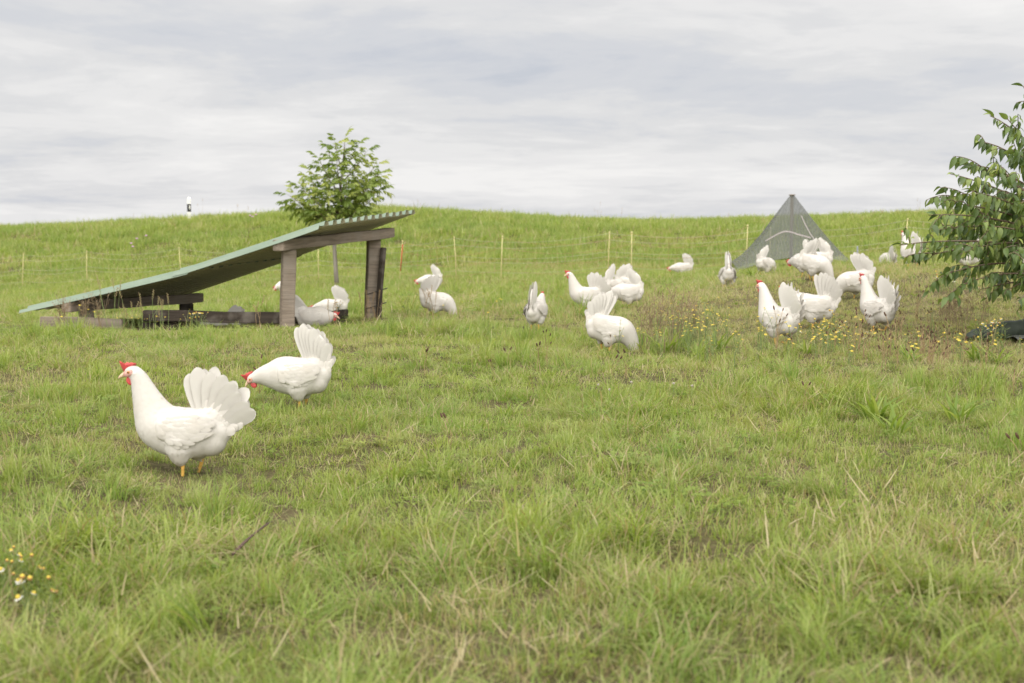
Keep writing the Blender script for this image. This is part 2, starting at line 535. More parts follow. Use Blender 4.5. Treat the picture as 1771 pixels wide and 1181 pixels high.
beam('ridge_beam', ub0, ub1, 0.11, 0.092, M_WOOD, shelter, shelter_origin)
lb0, lb1 = Vector(at(114, 530, 12.65)), Vector(at(346, 515, 14.65))
beam('eaves_beam', lb0, lb1, 0.10, 0.092, M_WOOD, shelter, shelter_origin)
fp = Vector(at(499, 432, 12.25)); fb = Vector(at(496, 560, 12.25))
beam('post', (fb.x, fb.y, G(fb.x, fb.y) - 0.15), fp, 0.105, 0.115, M_WOODZ, shelter, shelter_origin, R(20))
bp = Vector(at(646, 411, 13.85)); bb = Vector(at(642, 550, 13.85))
beam('post', (bb.x, bb.y, G(bb.x, bb.y) - 0.15), bp, 0.11, 0.12, M_WOODZ, shelter, shelter_origin, R(20))
for q, (px, py, Y) in enumerate(((150, 545, 12.95), (323, 530, 14.45))):
    p = Vector(at(px, py, Y))
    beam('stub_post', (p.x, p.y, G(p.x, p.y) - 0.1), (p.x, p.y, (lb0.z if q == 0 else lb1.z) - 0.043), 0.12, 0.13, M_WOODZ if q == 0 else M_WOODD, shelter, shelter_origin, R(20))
l0, l1 = Vector(at(246, 546, 12.5)), Vector(at(492, 551, 12.32))
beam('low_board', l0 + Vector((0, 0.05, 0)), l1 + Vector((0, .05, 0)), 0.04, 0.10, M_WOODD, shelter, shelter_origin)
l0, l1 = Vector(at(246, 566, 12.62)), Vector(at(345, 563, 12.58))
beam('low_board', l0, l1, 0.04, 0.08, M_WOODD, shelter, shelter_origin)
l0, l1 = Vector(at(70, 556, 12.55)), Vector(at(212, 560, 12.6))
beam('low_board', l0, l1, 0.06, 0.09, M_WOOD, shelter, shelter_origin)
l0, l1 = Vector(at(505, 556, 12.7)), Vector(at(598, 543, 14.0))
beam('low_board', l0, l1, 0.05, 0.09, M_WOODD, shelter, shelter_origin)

stk = thing('wooden_stake', 'dark wooden stake leaning against the rear shelter post', 'stake', Vector(at(654, 550, 13.75)))
s0 = Vector(at(653, 552, 13.72)); s1 = Vector(at(663, 428, 13.8)); so = Vector(stk.location)
beam('stake_shaft', (s0.x, s0.y, G(s0.x, s0.y) - 0.08), s1, 0.045, 0.05, M_WOODD, stk, so)
mb = MB()
for z_ in (0.12, 0.26):
    c = s0.lerp(s1, z_ / 0.7)
    ring = [(c.x + 0.10 * math.cos(a) - 0.03, c.y + 0.08 * math.sin(a) + 0.06, c.z + 0.03 * math.cos(a) + 0.01) for a in np.linspace(0, 2 * math.pi, 17)]
    mb.tube([Vector(p) - so for p in ring], 0.004, 4)
meshobj('tie_wire', mb.me('tie_wire', simple('dark_wire', (0.03, 0.03, 0.03))), stk)

# ------------------------------------------------------------------ net fences
M_POSTY = simple('yellow_fibre_post', (0.60, 0.54, 0.26), 0.15, 30)
M_TWINE = simple('pale_twine', (0.42, 0.43, 0.26), 0.2, 60, 0.8)
M_TWINEO = simple('orange_twine', (0.42, 0.28, 0.14), 0.2, 60, 0.8)
M_RED = simple('red_tape', (0.55, 0.12, 0.06), 0.2, 40)
def net_fence(label, posts, hgt, heights, tw, rad, lean, sagk, vstep):
    P = [Vector((at(*p)[0], p[2], 0)) for p in posts]
    for p in P:
        p.z = G(p.x, p.y)
    org = P[len(P) // 2].copy()
    f_ = thing('electric_net_fence', label, 'fence', org)
    tops = []
    for i, p in enumerate(P):
        lx, ly = lean[i % len(lean)]
        mb = MB()
        t = Vector((lx, ly, hgt))
        mb.tube([Vector((0, 0, -0.15)), t * 0.5, t], [0.009, 0.0085, 0.008], 7)
        po = meshobj('post', mb.me('post', M_POSTY), f_, p - org)
        mb = MB(); mb.ellipsoid(t, (0.016, 0.016, 0.022), None, 8, 5)
        meshobj('post_cap', mb.me('post_cap', M_POSTY), po)
        if tw is M_TWINEO and i == 0:
            mb = MB(); mb.tube([t * 0.93 + Vector((0.008, -0.008, 0)), t * 0.3 + Vector((0.008, -0.008, 0))], 0.011, 6)
            meshobj('red_tape', mb.me('red_tape', M_RED), po)
        tops.append((p, t))
    for hf in heights:
        mb = MB()
        for i in range(len(P) - 1):
            a = tops[i][0] + tops[i][1] * hf
            b = tops[i + 1][0] + tops[i + 1][1] * hf
            sag = sagk * (b - a).length * (0.6 + 0.5 * hf)
            pts = []
            for k in range(15):
                q = k / 14
                c = a.lerp(b, q)
                c.z -= sag * 4 * q * (1 - q)
                c.z = max(c.z, G(c.x, c.y) + 0.01)
                pts.append(c - org)
            mb.tube(pts, rad, 4)
        meshobj('strand', mb.me('strand', tw), f_)
    mb = MB()
    for i in range(len(P) - 1):
        a, b = tops[i][0], tops[i + 1][0]
        L = (b - a).length
        for k in range(1, int(L / vstep)):
            q = k * vstep / L
            c = a.lerp(b, q)
            sag = sagk * L * 4 * q * (1 - q)
            c.z = G(c.x, c.y)
            tp = (tops[i][0].z + hgt) * (1 - q) + (tops[i + 1][0].z + hgt) * q - sag * 1.1
            mb.tube([c - org + Vector((0, 0, 0.02)), Vector((c.x, c.y, tp)) - org], rad * 0.4, 3, cap=False)
    tag(meshobj('upright_twine', mb.me('upright_twine', M_TWINEO), f_), kind='stuff')
net_fence('pale twine net fence on yellow rods running below the dyke', FENCE_PALE, 0.80,
          (0.98, 0.83, 0.56, 0.45, 0.2), M_TWINE, 0.0033, ((0.02, 0), (0.06, 0), (0.01, 0.03), (-0.04, 0), (0.0, 0), (-0.05, 0.02), (0.03, 0)), 0.035, 0.16)
net_fence('orange twine net fence with red taped end rod, in front of the pale one', FENCE_ORANGE, 0.78,
          (0.97, 0.75, 0.5, 0.25), M_TWINEO, 0.0026, ((0.07, 0), (0.03, 0), (0.0, 0), (0.02, 0)), 0.06, 0.13)

# ------------------------------------------------------------------ road marker on the dyke
mp_ = Vector(at(328, 385, 46.3)); mp_.z = G(mp_.x, mp_.y)
mk = thing('roadside_marker_post', 'white roadside marker post with black band on the dyke crest', 'marker post', mp_)
M_WHITE = simple('white_plastic', (0.78, 0.78, 0.76), 0.05, 10)
M_BLACK = simple('black_plastic', (0.015, 0.015, 0.018), 0.1, 10)
def tri_col(z0, z1, r0, r1, top=False, grow=1.0):
    pr = [(-0.06, -0.045), (0.06, -0.045), (0.045, 0.02), (0.0, 0.055), (-0.045, 0.02)]
    v = [(x * r0 * grow, y * r0 * grow, z0) for x, y in pr] + [(x * r1 * grow, y * r1 * grow, z1) for x, y in pr]
    n = 5
    f = [(k, (k + 1) % n, n + (k + 1) % n, n + k) for k in range(n)]
    if top:
        v += [(x * r1 * 0.6, y * r1 * 0.6 + 0.01, z1 + 0.05) for x, y in pr]
        f += [(n + k, n + (k + 1) % n, 2 * n + (k + 1) % n, 2 * n + k) for k in range(n)] + [tuple(range(2 * n, 3 * n))]
    else:
        f += [tuple(range(n, 2 * n))]
    return v, f + [tuple(range(n))[::-1]]
MKH = 0.75
v, f = tri_col(-0.3, MKH, 1.0, 1.0, True)
meshobj('post_body', mesh('post_body', v, f, M_WHITE, False), mk)
v, f = tri_col(MKH - 0.42, MKH - 0.17, 1.0, 1.0, False, 1.06)
bnd = meshobj('black_band', mesh('black_band', v, f, M_BLACK, False), mk)
mb = MB(); mb.ellipsoid((0.02, -0.05, MKH - 0.28), (0.02, 0.008, 0.075))
meshobj('reflector', mb.me('reflector', simple('reflector_white', (0.8, 0.8, 0.75), 0.05, 20, 0.2)), bnd)

# ------------------------------------------------------------------ net tent
TY = 22.6
m, nt = material('shade_net')
tcn = nt.n('ShaderNodeTexCoord').outputs['Object']
nz = nt.noise(tcn, 7.0, 5, 0.6)
c = nt.mix(nz, (0.13, 0.138, 0.127), (0.185, 0.192, 0.18))
p = principled(nt, c, 0.8, 0.2)
tr = nt.n('ShaderNodeBsdfTransparent', {'Color': (1, 1, 1, 1)}).outputs[0]
wv = nt.n('ShaderNodeTexWave', {'Vector': tcn, 'Scale': 6.0, 'Distortion': 8.0, 'Detail': 3.0}).outputs['Fac']
finish(nt, nt.n('ShaderNodeMixShader', {0: nt.ramp(wv, [(0.0, 0.34), (1.0, 0.52)]), 1: p, 2: tr}).outputs[0])
M_NET = m
apex = Vector(at(1370, 337, TY + 0.9))
fl, fr = Vector(at(1274, 461, TY)), Vector(at(1476, 459, TY + 0.3))
for q in (fl, fr):
    q.z = G(q.x, q.y) + 0.02
bl, br = Vector((fl.x + 0.1, fl.y + 1.85, 0)), Vector((fr.x - 0.05, fr.y + 1.8, 0))
for q in (bl, br):
    q.z = G(q.x, q.y) + 0.02
to = Vector((apex.x, apex.y, G(apex.x, apex.y)))
tent = thing('net_tent', 'dark green shade net draped as a pointed tent over a pole', 'tent', to)
corners = [fl, fr, br, bl]
NU, NV = 14, 14
def tent_pt(k, u, v):
    """side k, u along hem 0..1, v from hem 0 to apex 1"""
    a, b = corners[k], corners[(k + 1) % 4]
    c = a.lerp(b, u)
    bow = 4 * u * (1 - u)
    c = c + Vector((0, 0, 0.17 * bow))
    ap = apex + (a.lerp(b, u) - apex).normalized() * 0.045
    ap.z = apex.z
    p = c.lerp(ap, v)
    cen = Vector((apex.x, apex.y, p.z))
    sagin = 0.17 * bow * 4 * v * (1 - v) * 0.6 + 0.03 * 4 * v * (1 - v)
    p = p.lerp(cen, sagin)
    p.z -= 0.06 * 4 * v * (1 - v) * 0.75
    p += (p - cen).normalized() * 0.018 * math.sin(u * 21 + k) * (v * (1 - v) * 3)
    return p
v, f = [], []
for k in range(4):
    b0 = len(v)
    for j in range(NV + 1):
        for i in range(NU + 1):
            v.append(tent_pt(k, i / NU, j / NV) - to)
    for j in range(NV):
        for i in range(NU):
            a = b0 + j * (NU + 1) + i
            f.append((a, a + 1, a + NU + 2, a + NU + 1))
me = mesh('net_cover', v, f, M_NET)
bm = bmesh.new(); bm.from_mesh(me); bmesh.ops.remove_doubles(bm, verts=bm.verts, dist=0.002); bm.to_mesh(me); bm.free()
meshobj('net_cover', me, tent)
M_STRIPE = simple('pink_white_selvedge', (0.36, 0.32, 0.32), 0.1, 30)
def ribbon(pts, wd, outw):
    v, f = [], []
    for i, (p, nrm, upv) in enumerate(pts):
        v += [p + nrm * outw - upv * wd / 2 - to, p + nrm * outw + upv * wd / 2 - to]
        if i:
            f.append((2 * i - 2, 2 * i - 1, 2 * i + 1, 2 * i))
    return mesh('selvedge_stripe', v, f, M_STRIPE)
pts = []
for i in range(19):
    u = 0.08 + 0.66 * i / 18
    v_ = 0.40 + 0.07 * math.sin(math.pi * min(1, i / 13.0)) - 0.05 * (i > 13) * (i - 13) / 5
    p = tent_pt(0, u, v_)
    pts.append((p, Vector((0, -1, 0.4)).normalized(), Vector((0, 0.3, 1)).normalized()))
meshobj('selvedge_stripe', ribbon(pts, 0.022, 0.006), tent)
pts = []
for i in range(15):
    v_ = 0.20 + 0.5 * i / 14
    p = tent_pt(0, 0.80 - 0.06 * i / 14, v_)
    pts.append((p, Vector((0.1, -1, 0.4)).normalized(), Vector((1, 0.1, 0)).normalized()))
meshobj('selvedge_stripe', ribbon(pts, 0.015, 0.006), tent)
mb = MB(); mb.tube([(0, 0, -0.1), (0, 0, 0.5), (0, 0, apex.z - to.z + 0.01)], 0.028, 8)
pole = meshobj('centre_pole', mb.me('centre_pole', M_WOODZ), tent)
mb = MB(); mb.ellipsoid((0, 0, apex.z - to.z), (0.06, 0.06, 0.012), None, 10, 4)
meshobj('pole_cap', mb.me('pole_cap', M_WOODZ), pole)
for q in corners:
    mb = MB(); mb.tube([q - to + Vector((0, 0, -0.12)), q - to + Vector((0, 0, 0.06))], 0.012, 6)
    meshobj('peg', mb.me('peg', M_WOODD), tent)
mb = MB()
pr = Vector(at(1485, 478, 21.0)); pr.z = G(pr.x, pr.y)
mb.tube([(0, 0, -0.1), (-0.03, 0, 0.30)], 0.014, 6)
rod = meshobj('tent_rod', mb.me('tent_rod', simple('grey_metal', (0.20, 0.22, 0.22))), None, pr)
tag(rod, 'short grey metal rod stuck upright beside the net tent', 'rod')

# ------------------------------------------------------------------ hens
def resample(st, n):
    st = np.array(st, float)
    d = np.concatenate([[0], np.cumsum(np.hypot(np.diff(st[:, 0]), np.diff(st[:, 1])))])
    tt = np.linspace(0, d[-1], n)
    out = []
    m_ = np.gradient(st, d, axis=0)
    for t in tt:
        i = min(np.searchsorted(d, t, side='right') - 1, len(d) - 2)
        h = d[i + 1] - d[i]
        q = (t - d[i]) / h
        out.append((2 * q ** 3 - 3 * q ** 2 + 1) * st[i] + (q ** 3 - 2 * q ** 2 + q) * h * m_[i] + (-2 * q ** 3 + 3 * q ** 2) * st[i + 1] + (q ** 3 - q ** 2) * h * m_[i + 1])
    return np.array(out)
BODY = [(-0.140, 0.205, 0.015, 0.012), (-0.122, 0.198, 0.050, 0.042), (-0.09, 0.188, 0.076, 0.066), (-0.045, 0.180, 0.095, 0.082),
        (0.015, 0.178, 0.096, 0.084), (0.065, 0.188, 0.094, 0.083)]
NECKS = {
 'alert': [(0.108, 0.216, 0.090, 0.078), (0.134, 0.262, 0.070, 0.060), (0.152, 0.308, 0.054, 0.046), (0.166, 0.348, 0.043, 0.036), (0.180, 0.384, 0.034, 0.028), (0.196, 0.408, 0.026, 0.023), (0.212, 0.414, 0.016, 0.015)],
 'stoop': [(0.110, 0.192, 0.086, 0.076), (0.152, 0.192, 0.066, 0.058), (0.188, 0.192, 0.050, 0.044), (0.214, 0.189, 0.039, 0.034), (0.236, 0.184, 0.030, 0.027), (0.254, 0.179, 0.018, 0.017)],
 'peck': [(0.108, 0.182, 0.088, 0.078), (0.146, 0.162, 0.070, 0.060), (0.178, 0.132, 0.053, 0.046), (0.200, 0.102, 0.042, 0.036), (0.216, 0.072, 0.033, 0.028), (0.226, 0.050, 0.020, 0.018)],
 'half': [(0.110, 0.206, 0.088, 0.077), (0.148, 0.232, 0.068, 0.059), (0.178, 0.256, 0.052, 0.045), (0.200, 0.276, 0.040, 0.035), (0.220, 0.292, 0.031, 0.027), (0.238, 0.300, 0.018, 0.017)],
 'rest': [(0.106, 0.186, 0.086, 0.078), (0.140, 0.186, 0.068, 0.062), (0.166, 0.190, 0.052, 0.048), (0.184, 0.196, 0.038, 0.035), (0.200, 0.198, 0.026, 0.024), (0.212, 0.196, 0.016, 0.015)],
}
HEADS = {'alert': ((0.203, 0.409), -12), 'half': ((0.229, 0.297), -20), 'stoop': ((0.246, 0.182), -34), 'peck': ((0.223, 0.058), -72), 'rest': ((0.205, 0.196), -20)}
PITCHES = {'alert': 0, 'half': -2, 'stoop': 3, 'peck': 13, 'rest': 0}

def loft(st, n=18):
    v, f = [], []
    N = len(st)
    for i in range(N):
        a, b = st[max(i - 1, 0)], st[min(i + 1, N - 1)]
        t = np.array([b[0] - a[0], b[1] - a[1]]); t /= np.linalg.norm(t)
        nx, nz = -t[1], t[0]
        for k in range(n):
            th = 2 * math.pi * k / n
            c, s = math.cos(th), math.sin(th)
            # rather flat back, fuller belly
            v.append((st[i][0] + nx * st[i][2] * c, st[i][3] * s, st[i][1] + nz * st[i][2] * c))
    for i in range(N - 1):
        for k in range(n):
            k2 = (k + 1) % n
            f.append((i * n + k, i * n + k2, (i + 1) * n + k2, (i + 1) * n + k))
    f.append(tuple(range(n)))
    f.append(tuple((N - 1) * n + k for k in range(n))[::-1])
    return v, f

def feather_mesh(name, L, W, curve=0.06, camber=0.03, mat=None, nl=8):
    """feather along +X from 0 to L, width along Z, facing Y"""
    v, f = [], []
    ts = [i / (nl - 3) * 0.78 for i in range(nl - 2)] + [0.90, 0.97, 1.0]
    for i, t in enumerate(ts):
        wd = W / 2 * (0.50 + 0.50 * min(1, t / 0.6) ** 0.8)
        if t > 0.74:
            q = (t - 0.74) / 0.26
            wd *= max(0.0, 1 - q ** 2.3) ** 0.62 if q < 1 else 0.0
        wd = max(wd, 0.0008)
        for j in (-1, -0.45, 0, 0.45, 1):
            v.append((t * L, -camber * W * j * j - curve * L * t * t * 0.3 + (0.0012 if j == 0 else 0), j * wd))
    for i in range(nl):
        for j in range(4):
            a = i * 5 + j
            f.append((a, a + 1, a + 6, a + 5))
    return mesh(name, v, f, mat or M_TAIL)
FEATHERS = [feather_mesh('tail_feather', 0.172 + 0.006 * k, 0.046 + 0.004 * (k % 3), 0.06, 0.02, None, 9) for k in range(3)]
COVERTS = [feather_mesh('tail_covert', 0.084 + 0.010 * k, 0.046, 0.10, 0.03, M_PLUME, 8) for k in range(2)]

def evaluated(me, mods):
    o = bpy.data.objects.new('tmp', me)
    COL.objects.link(o)
    for typ, props in mods:
        md = o.modifiers.new('m', typ)
        for k, v in props.items():
            setattr(md, k, v)
    bpy.context.view_layer.update()
    dg = bpy.context.evaluated_depsgraph_get()
    out = bpy.data.meshes.new_from_object(o.evaluated_get(dg))
    COL.objects.unlink(o)
    bpy.data.objects.remove(o)
    return out

def shingles(points, normals, flows, lens, wids, lift, rng, mat, name, bvh=None):
    """overlapping small feathers: each lies on the skin along its flow and lifts at the tip"""
    V, Fc = [], []
    for p, n_, fl_, L, W in zip(points, normals, flows, lens, wids):
        side = n_.cross(fl_).normalized()
        jit = rng.uniform(-0.18, 0.18)
        fl2 = (fl_ * math.cos(jit) + side * math.sin(jit)).normalized()
        side = n_.cross(fl2).normalized()
        up = lift * rng.uniform(0.6, 1.4)
        b = len(V)
        b0_ = len(V)
        V += [p - n_ * 0.001 - side * W * 0.3, p - n_ * 0.001 + side * W * 0.3,
              p + fl2 * L * 0.55 - side * W * 0.5 + n_ * up * 0.35, p + fl2 * L * 0.55 + n_ * (up * 0.75 + W * 0.08), p + fl2 * L * 0.55 + side * W * 0.5 + n_ * up * 0.35,
              p + fl2 * L * 0.88 - side * W * 0.30 + n_ * up * 0.75, p + fl2 * L * 0.88 + side * W * 0.30 + n_ * up * 0.75,
              p + fl2 * L + n_ * up * 0.8]
        if bvh is not None:
            hs = (0, 0, .35, .75, .35, .8, .8, .9)
            for q_ in range(8):
                hit = bvh.find_nearest(V[b0_ + q_])
                if hit[0] is not None:
                    V[b0_ + q_] = hit[0] + hit[1] * (up * hs[q_] * min(1.0, L / 0.03) + (-0.0008 if q_ < 2 else 0.0003))
        Fc += [(b, b + 1, b + 3), (b, b + 3, b + 2), (b + 1, b + 4, b + 3), (b + 2, b + 3, b + 5), (b + 3, b + 4, b + 6), (b + 3, b + 6, b + 5), (b + 5, b + 6, b + 7)]
    return mesh(name, V, Fc, mat)

def make_hen(kind):
    pose, narrow = kind.split('-')[0], kind.endswith('-narrow')
    rng = random.Random({'alert': 11, 'half': 15, 'stoop': 12, 'peck': 13, 'rest': 14}[pose])
    pit = R(PITCHES[pose])
    PIV = Vector((0, 0, 0.15))
    RM = Matrix.Translation(PIV) @ Matrix.Rotation(pit, 4, 'Y') @ Matrix.Translation(-PIV)
    root = bpy.data.objects.new('hen', None)
    root.empty_display_size = 0.1
    st = resample(BODY + NECKS[pose], 46)
    v, f = loft(st, 20)
    b = MB(); b.add(v, f)
    # rump cushion under the tail, thighs, skull
    b.ellipsoid((-0.083, 0, 0.222), (0.068, 0.044, 0.062), Matrix.Rotation(R(35), 3, 'Y'), 16, 10)
    b.ellipsoid((-0.085, 0, 0.150), (0.060, 0.064, 0.062), None, 16, 10)
    b.ellipsoid((-0.118, 0, 0.182), (0.045, 0.050, 0.050), None, 16, 10)
    if pose != 'rest':
        for s in (-1, 1):
            lx = 0.030 * s * (-1 if pose == 'peck' else 1) if pose != 'stoop' else 0.012 * s
            b.tube([(0.012 + lx * 0.5, s * 0.040, 0.160), (lx * 0.8, s * 0.045, 0.112), (-0.008 + lx, s * 0.043, 0.076), (-0.012 + lx, s * 0.042, 0.058)], [0.056, 0.050, 0.030, 0.013], 12)
    (hx, hz), hp = HEADS[pose]
    hq = Matrix.Rotation(R(-hp), 3, 'Y')
    b.ellipsoid((hx, 0, hz), (0.033, 0.0215, 0.026), hq, 14, 10)
    me0 = mesh('hen_body', b.v, b.f, M_PLUME)
    me = evaluated(me0, [('REMESH', dict(mode='VOXEL', voxel_size=0.0055)), ('SMOOTH', dict(factor=0.5, iterations=7))])
    me.name = 'hen_body'
    if not me.materials:
        me.materials.append(M_PLUME)
    me.polygons.foreach_set('use_smooth', [True] * len(me.polygons))
    # plumage: feather shingles laid from head to rump
    bm = bmesh.new(); bm.from_mesh(me); bm.faces.ensure_lookup_table()
    bvh = BVHTree.FromBMesh(bm)
    tang = np.gradient(st[:, :2], axis=0)
    tang /= np.linalg.norm(tang, axis=1)[:, None]
    P, Nn, Fl, Ls, Ws = [], [], [], [], []
    faces = list(bm.faces)
    rng.shuffle(faces)
    taken = {}
    for fc in faces:
        c = fc.calc_center_median()
        j = int(np.argmin((st[:, 0] - c.x) ** 2 + (st[:, 1] - c.z) ** 2))
        frac = j / 45
        if frac > 0.955 or c.z < 0.085 and pose != 'peck':
            continue
        neck = frac > 0.58
        kq = min(1.0, max(0.0, (frac - 0.50) / 0.42))
        L = 0.036 - 0.022 * kq ** 1.5
        W = 0.019 - 0.0125 * kq ** 0.7
        sp = W * 0.62
        key = (round(c.x / sp), round(c.y / sp), round(c.z / sp))
        if key in taken:
            continue
        taken[key] = 1
        t = Vector((-tang[j][0], 0, -tang[j][1]))
        # body feathers sweep a little downward on the flanks
        if not neck:
            t = (t + Vector((0, 0, -0.25))).normalized()
        n_ = fc.normal
        fl_ = (t - n_ * t.dot(n_))
        if fl_.length < 0.25:
            continue
        P.append(c); Nn.append(n_.copy()); Fl.append(fl_.normalized())
        k = rng.uniform(0.8, 1.2)
        Ls.append(L * k); Ws.append(W * k)
    pl = shingles(P, Nn, Fl, Ls, Ws, 0.0016, rng, M_PLUME, 'plumage', bvh)
    bm.free()
    for q in (me, pl):
        q.transform(RM)
    body = bpy.data.objects.new('body', me); body.parent = root
    po = bpy.data.objects.new('plumage', pl); po.parent = body; po['kind'] = 'stuff'
    objs = [root, body, po]
    # wings
    for s in (-1, 1):
        v, f = [], []
        NS, NW = 16, 8
        P, Nn, Fl, Ls, Ws = [], [], [], [], []
        for i in range(NS + 1):
            q = i / NS
            x = 0.108 - 0.212 * q
            zc = 0.208 - 0.012 * math.sin(q * math.pi) + 0.012 * q
            hh = 0.056 * (math.sin(math.pi * min(1, q * 0.78 + 0.16)) ** 0.75) * (1.0 if q < 0.8 else 1 - ((q - 0.8) / 0.2) ** 1.6 * 0.9)
            for j in range(NW + 1):
                w_ = -1 + 2 * j / NW
                z = zc + hh * w_ * (1 if w_ > 0 else 1.08)
                hit = bvh.ray_cast(Vector((x, s * 0.4, z)), Vector((0, -s, 0)))
                y = abs(hit[0].y) if hit[0] is not None else 0.03
                y = max(y, 0.030 if q > 0.6 else 0.02)
                y += 0.009 * math.sqrt(max(0, 1 - w_ * w_)) + 0.003 + (0.003 if w_ < -0.5 else 0)
                if j in (0, NW) or i in (0, NS):
                    y -= 0.012 if w_ > 0 or i == 0 else 0.004
                v.append(Vector((x, s * y, z)))
        for i in range(NS):
            for j in range(NW):
                a = i * (NW + 1) + j
                q4 = (a, a + 1, a + NW + 2, a + NW + 1)
                f.append(q4 if s > 0 else q4[::-1])
        # inner skin so the wing has thickness
        n0 = len(v)
        v += [Vector((p.x, p.y * 0.72, p.z)) for p in v]
        f += [tuple(n0 + i for i in q4)[::-1] for q4 in list(f)]
        rim = [i * (NW + 1) for i in range(NS + 1)] + [NS * (NW + 1) + j for j in range(1, NW + 1)] + [i * (NW + 1) + NW for i in range(NS - 1, -1, -1)] + list(range(NW - 1, 0, -1))
        for a, c in zip(rim, rim[1:] + rim[:1]):
            f.append((a, c, n0 + c, n0 + a))
        wm = mesh('wing', v, f, M_PLUME)
        # covert rows and long quills on the wing
        for i in range(1, NS):
            q = i / NS
            for j in range(0, NW + 1):
                if (i + j) % 2 or (q < 0.25 and rng.random() < 0.3):
                    continue
                p = v[i * (NW + 1) + j]
                pa = v[(i + 1) * (NW + 1) + j]
                fl_ = (pa - p).normalized()
                n_ = Vector((0, s, 0.25 * (j / NW * 2 - 1)))
                n_ = (n_ - fl_ * n_.dot(fl_)).normalized()
                w_ = -1 + 2 * j / NW
                P.append(p + n_ * 0.0005); Nn.append(n_); Fl.append((fl_ + Vector((0, 0, -0.06 * (1 - q)))).normalized())
                Ls.append(min((0.030 + 0.045 * q * (1 - 0.4 * w_)) * rng.uniform(0.9, 1.1), 0.212 * (1 - q) + 0.016)); Ws.append(0.020 + 0.003 * q)
        wp = shingles(P, Nn, Fl, Ls, Ws, 0.0009, rng, M_PLUME, 'wing_feathers')
        for q in (wm, wp):
            q.transform(RM)
        wo = bpy.data.objects.new('wing', wm); wo.parent = root
        wf = bpy.data.objects.new('wing_plumage', wp); wf.parent = wo; wf['kind'] = 'stuff'
        objs += [wo, wf]
    # tail: a fan of quills on each side, tent shaped across
    a_lo = {'alert': 26, 'half': 58, 'stoop': 72, 'peck': 72, 'rest': 30}[pose] + (18 if narrow else 0)
    tm = MB()
    tm.ellipsoid((-0.082, 0, 0.245), (0.055, 0.020, 0.040), Matrix.Rotation(R(40), 3, 'Y'), 12, 8)
    am = R(((101 + a_lo) / 2) * (1.0 if pose != 'rest' else 0.7) + (-26 if pose == 'rest' else 0))
    dm = Vector((-math.cos(am), 0, math.sin(am))); fm = Vector((math.sin(am), 0, math.cos(am)))
    v, f = [], []
    for i in range(8):
        t = i / 7
        c = Vector((-0.088, 0, 0.205)) + dm * (0.178 * t)
        fa = (0.050 + 0.010 * math.sin(t * 3)) * (1 if t < 0.8 else 1 - (t - 0.8) * 3.2)
        hw = 0.036 * (1 - t) ** 0.9 + 0.004
        for k in range(12):
            th = 2 * math.pi * k / 12
            v.append(c + fm * fa * math.cos(th) + Vector((0, hw * math.sin(th), 0)))
    for i in range(7):
        for k in range(12):
            f.append((i * 12 + k, i * 12 + (k + 1) % 12, (i + 1) * 12 + (k + 1) % 12, (i + 1) * 12 + k))
    f.append(tuple(84 + k for k in range(12)))
    tm.add(v, f)
    tme = tm.me('tail_base', M_PLUME); tme.transform(RM)
    tail = bpy.data.objects.new('tail', tme); tail.parent = root
    objs.append(tail)
    NF = 8
    drop = -26 if pose == 'rest' else 0
    spread = 1.0 if pose != 'rest' else 0.7
    for s in (-1, 1):
        for i in range(NF):
            q = i / (NF - 1)
            ang = R((101 - (101 - a_lo) * q) * spread + drop + rng.uniform(-2.5, 2.5) + (s + 1) * 1.5)     # above the backward horizontal
            d = Vector((-math.cos(ang), 0, math.sin(ang)))
            base = Vector((-0.046 - (0.082 if kind == 'alert' else 0.072 if not narrow else 0.060) * q ** 0.9, s * (0.011 + 0.010 * q), 0.240 - 0.008 * q - 0.040 * q * q))
            splay = s * R(0.5 + 4 * q + rng.uniform(-0.5, 0.5))
            X = (d * math.cos(splay) + Vector((0, math.sin(splay), 0))).normalized()
            Zv = Vector((0, 1, 0)).cross(X).normalized() * -1
            Yv = Zv.cross(X).normalized()
            if Yv.y * s < 0:
                Yv = -Yv; Zv = X.cross(Yv)
            rear = Vector((-math.sin(ang), 0, -math.cos(ang)))
            rear = (rear - X * rear.dot(X)).normalized()
            Yv = (Vector((0, s, 0)) - X * X.y * s).normalized()
            tl = R(24)                      # each quill's rear edge tucks in, so the fan closes like a tent
            Yv = (Yv * math.cos(tl) + rear * math.sin(tl)).normalized()
            Zv = X.cross(Yv)
            Mx = Matrix((X, Yv, Zv)).transposed().to_4x4()
            k = (1.0 if kind == 'alert' else 1.09) * float(np.interp(q, [0, 0.15, 0.4, 0.7, 1.0], [0.98, 1.05, 1.02, 0.92, 0.76])) * rng.uniform(0.95, 1.05)
            Mx = Matrix.Translation(base) @ Mx @ Matrix.Diagonal((k, 1, 1.22 if kind == 'alert' else 1.05, 1))
            o = bpy.data.objects.new('tail_feather', FEATHERS[(i + (s > 0)) % 3])
            o.parent = tail
            o.matrix_local = RM @ Mx
            objs.append(o)
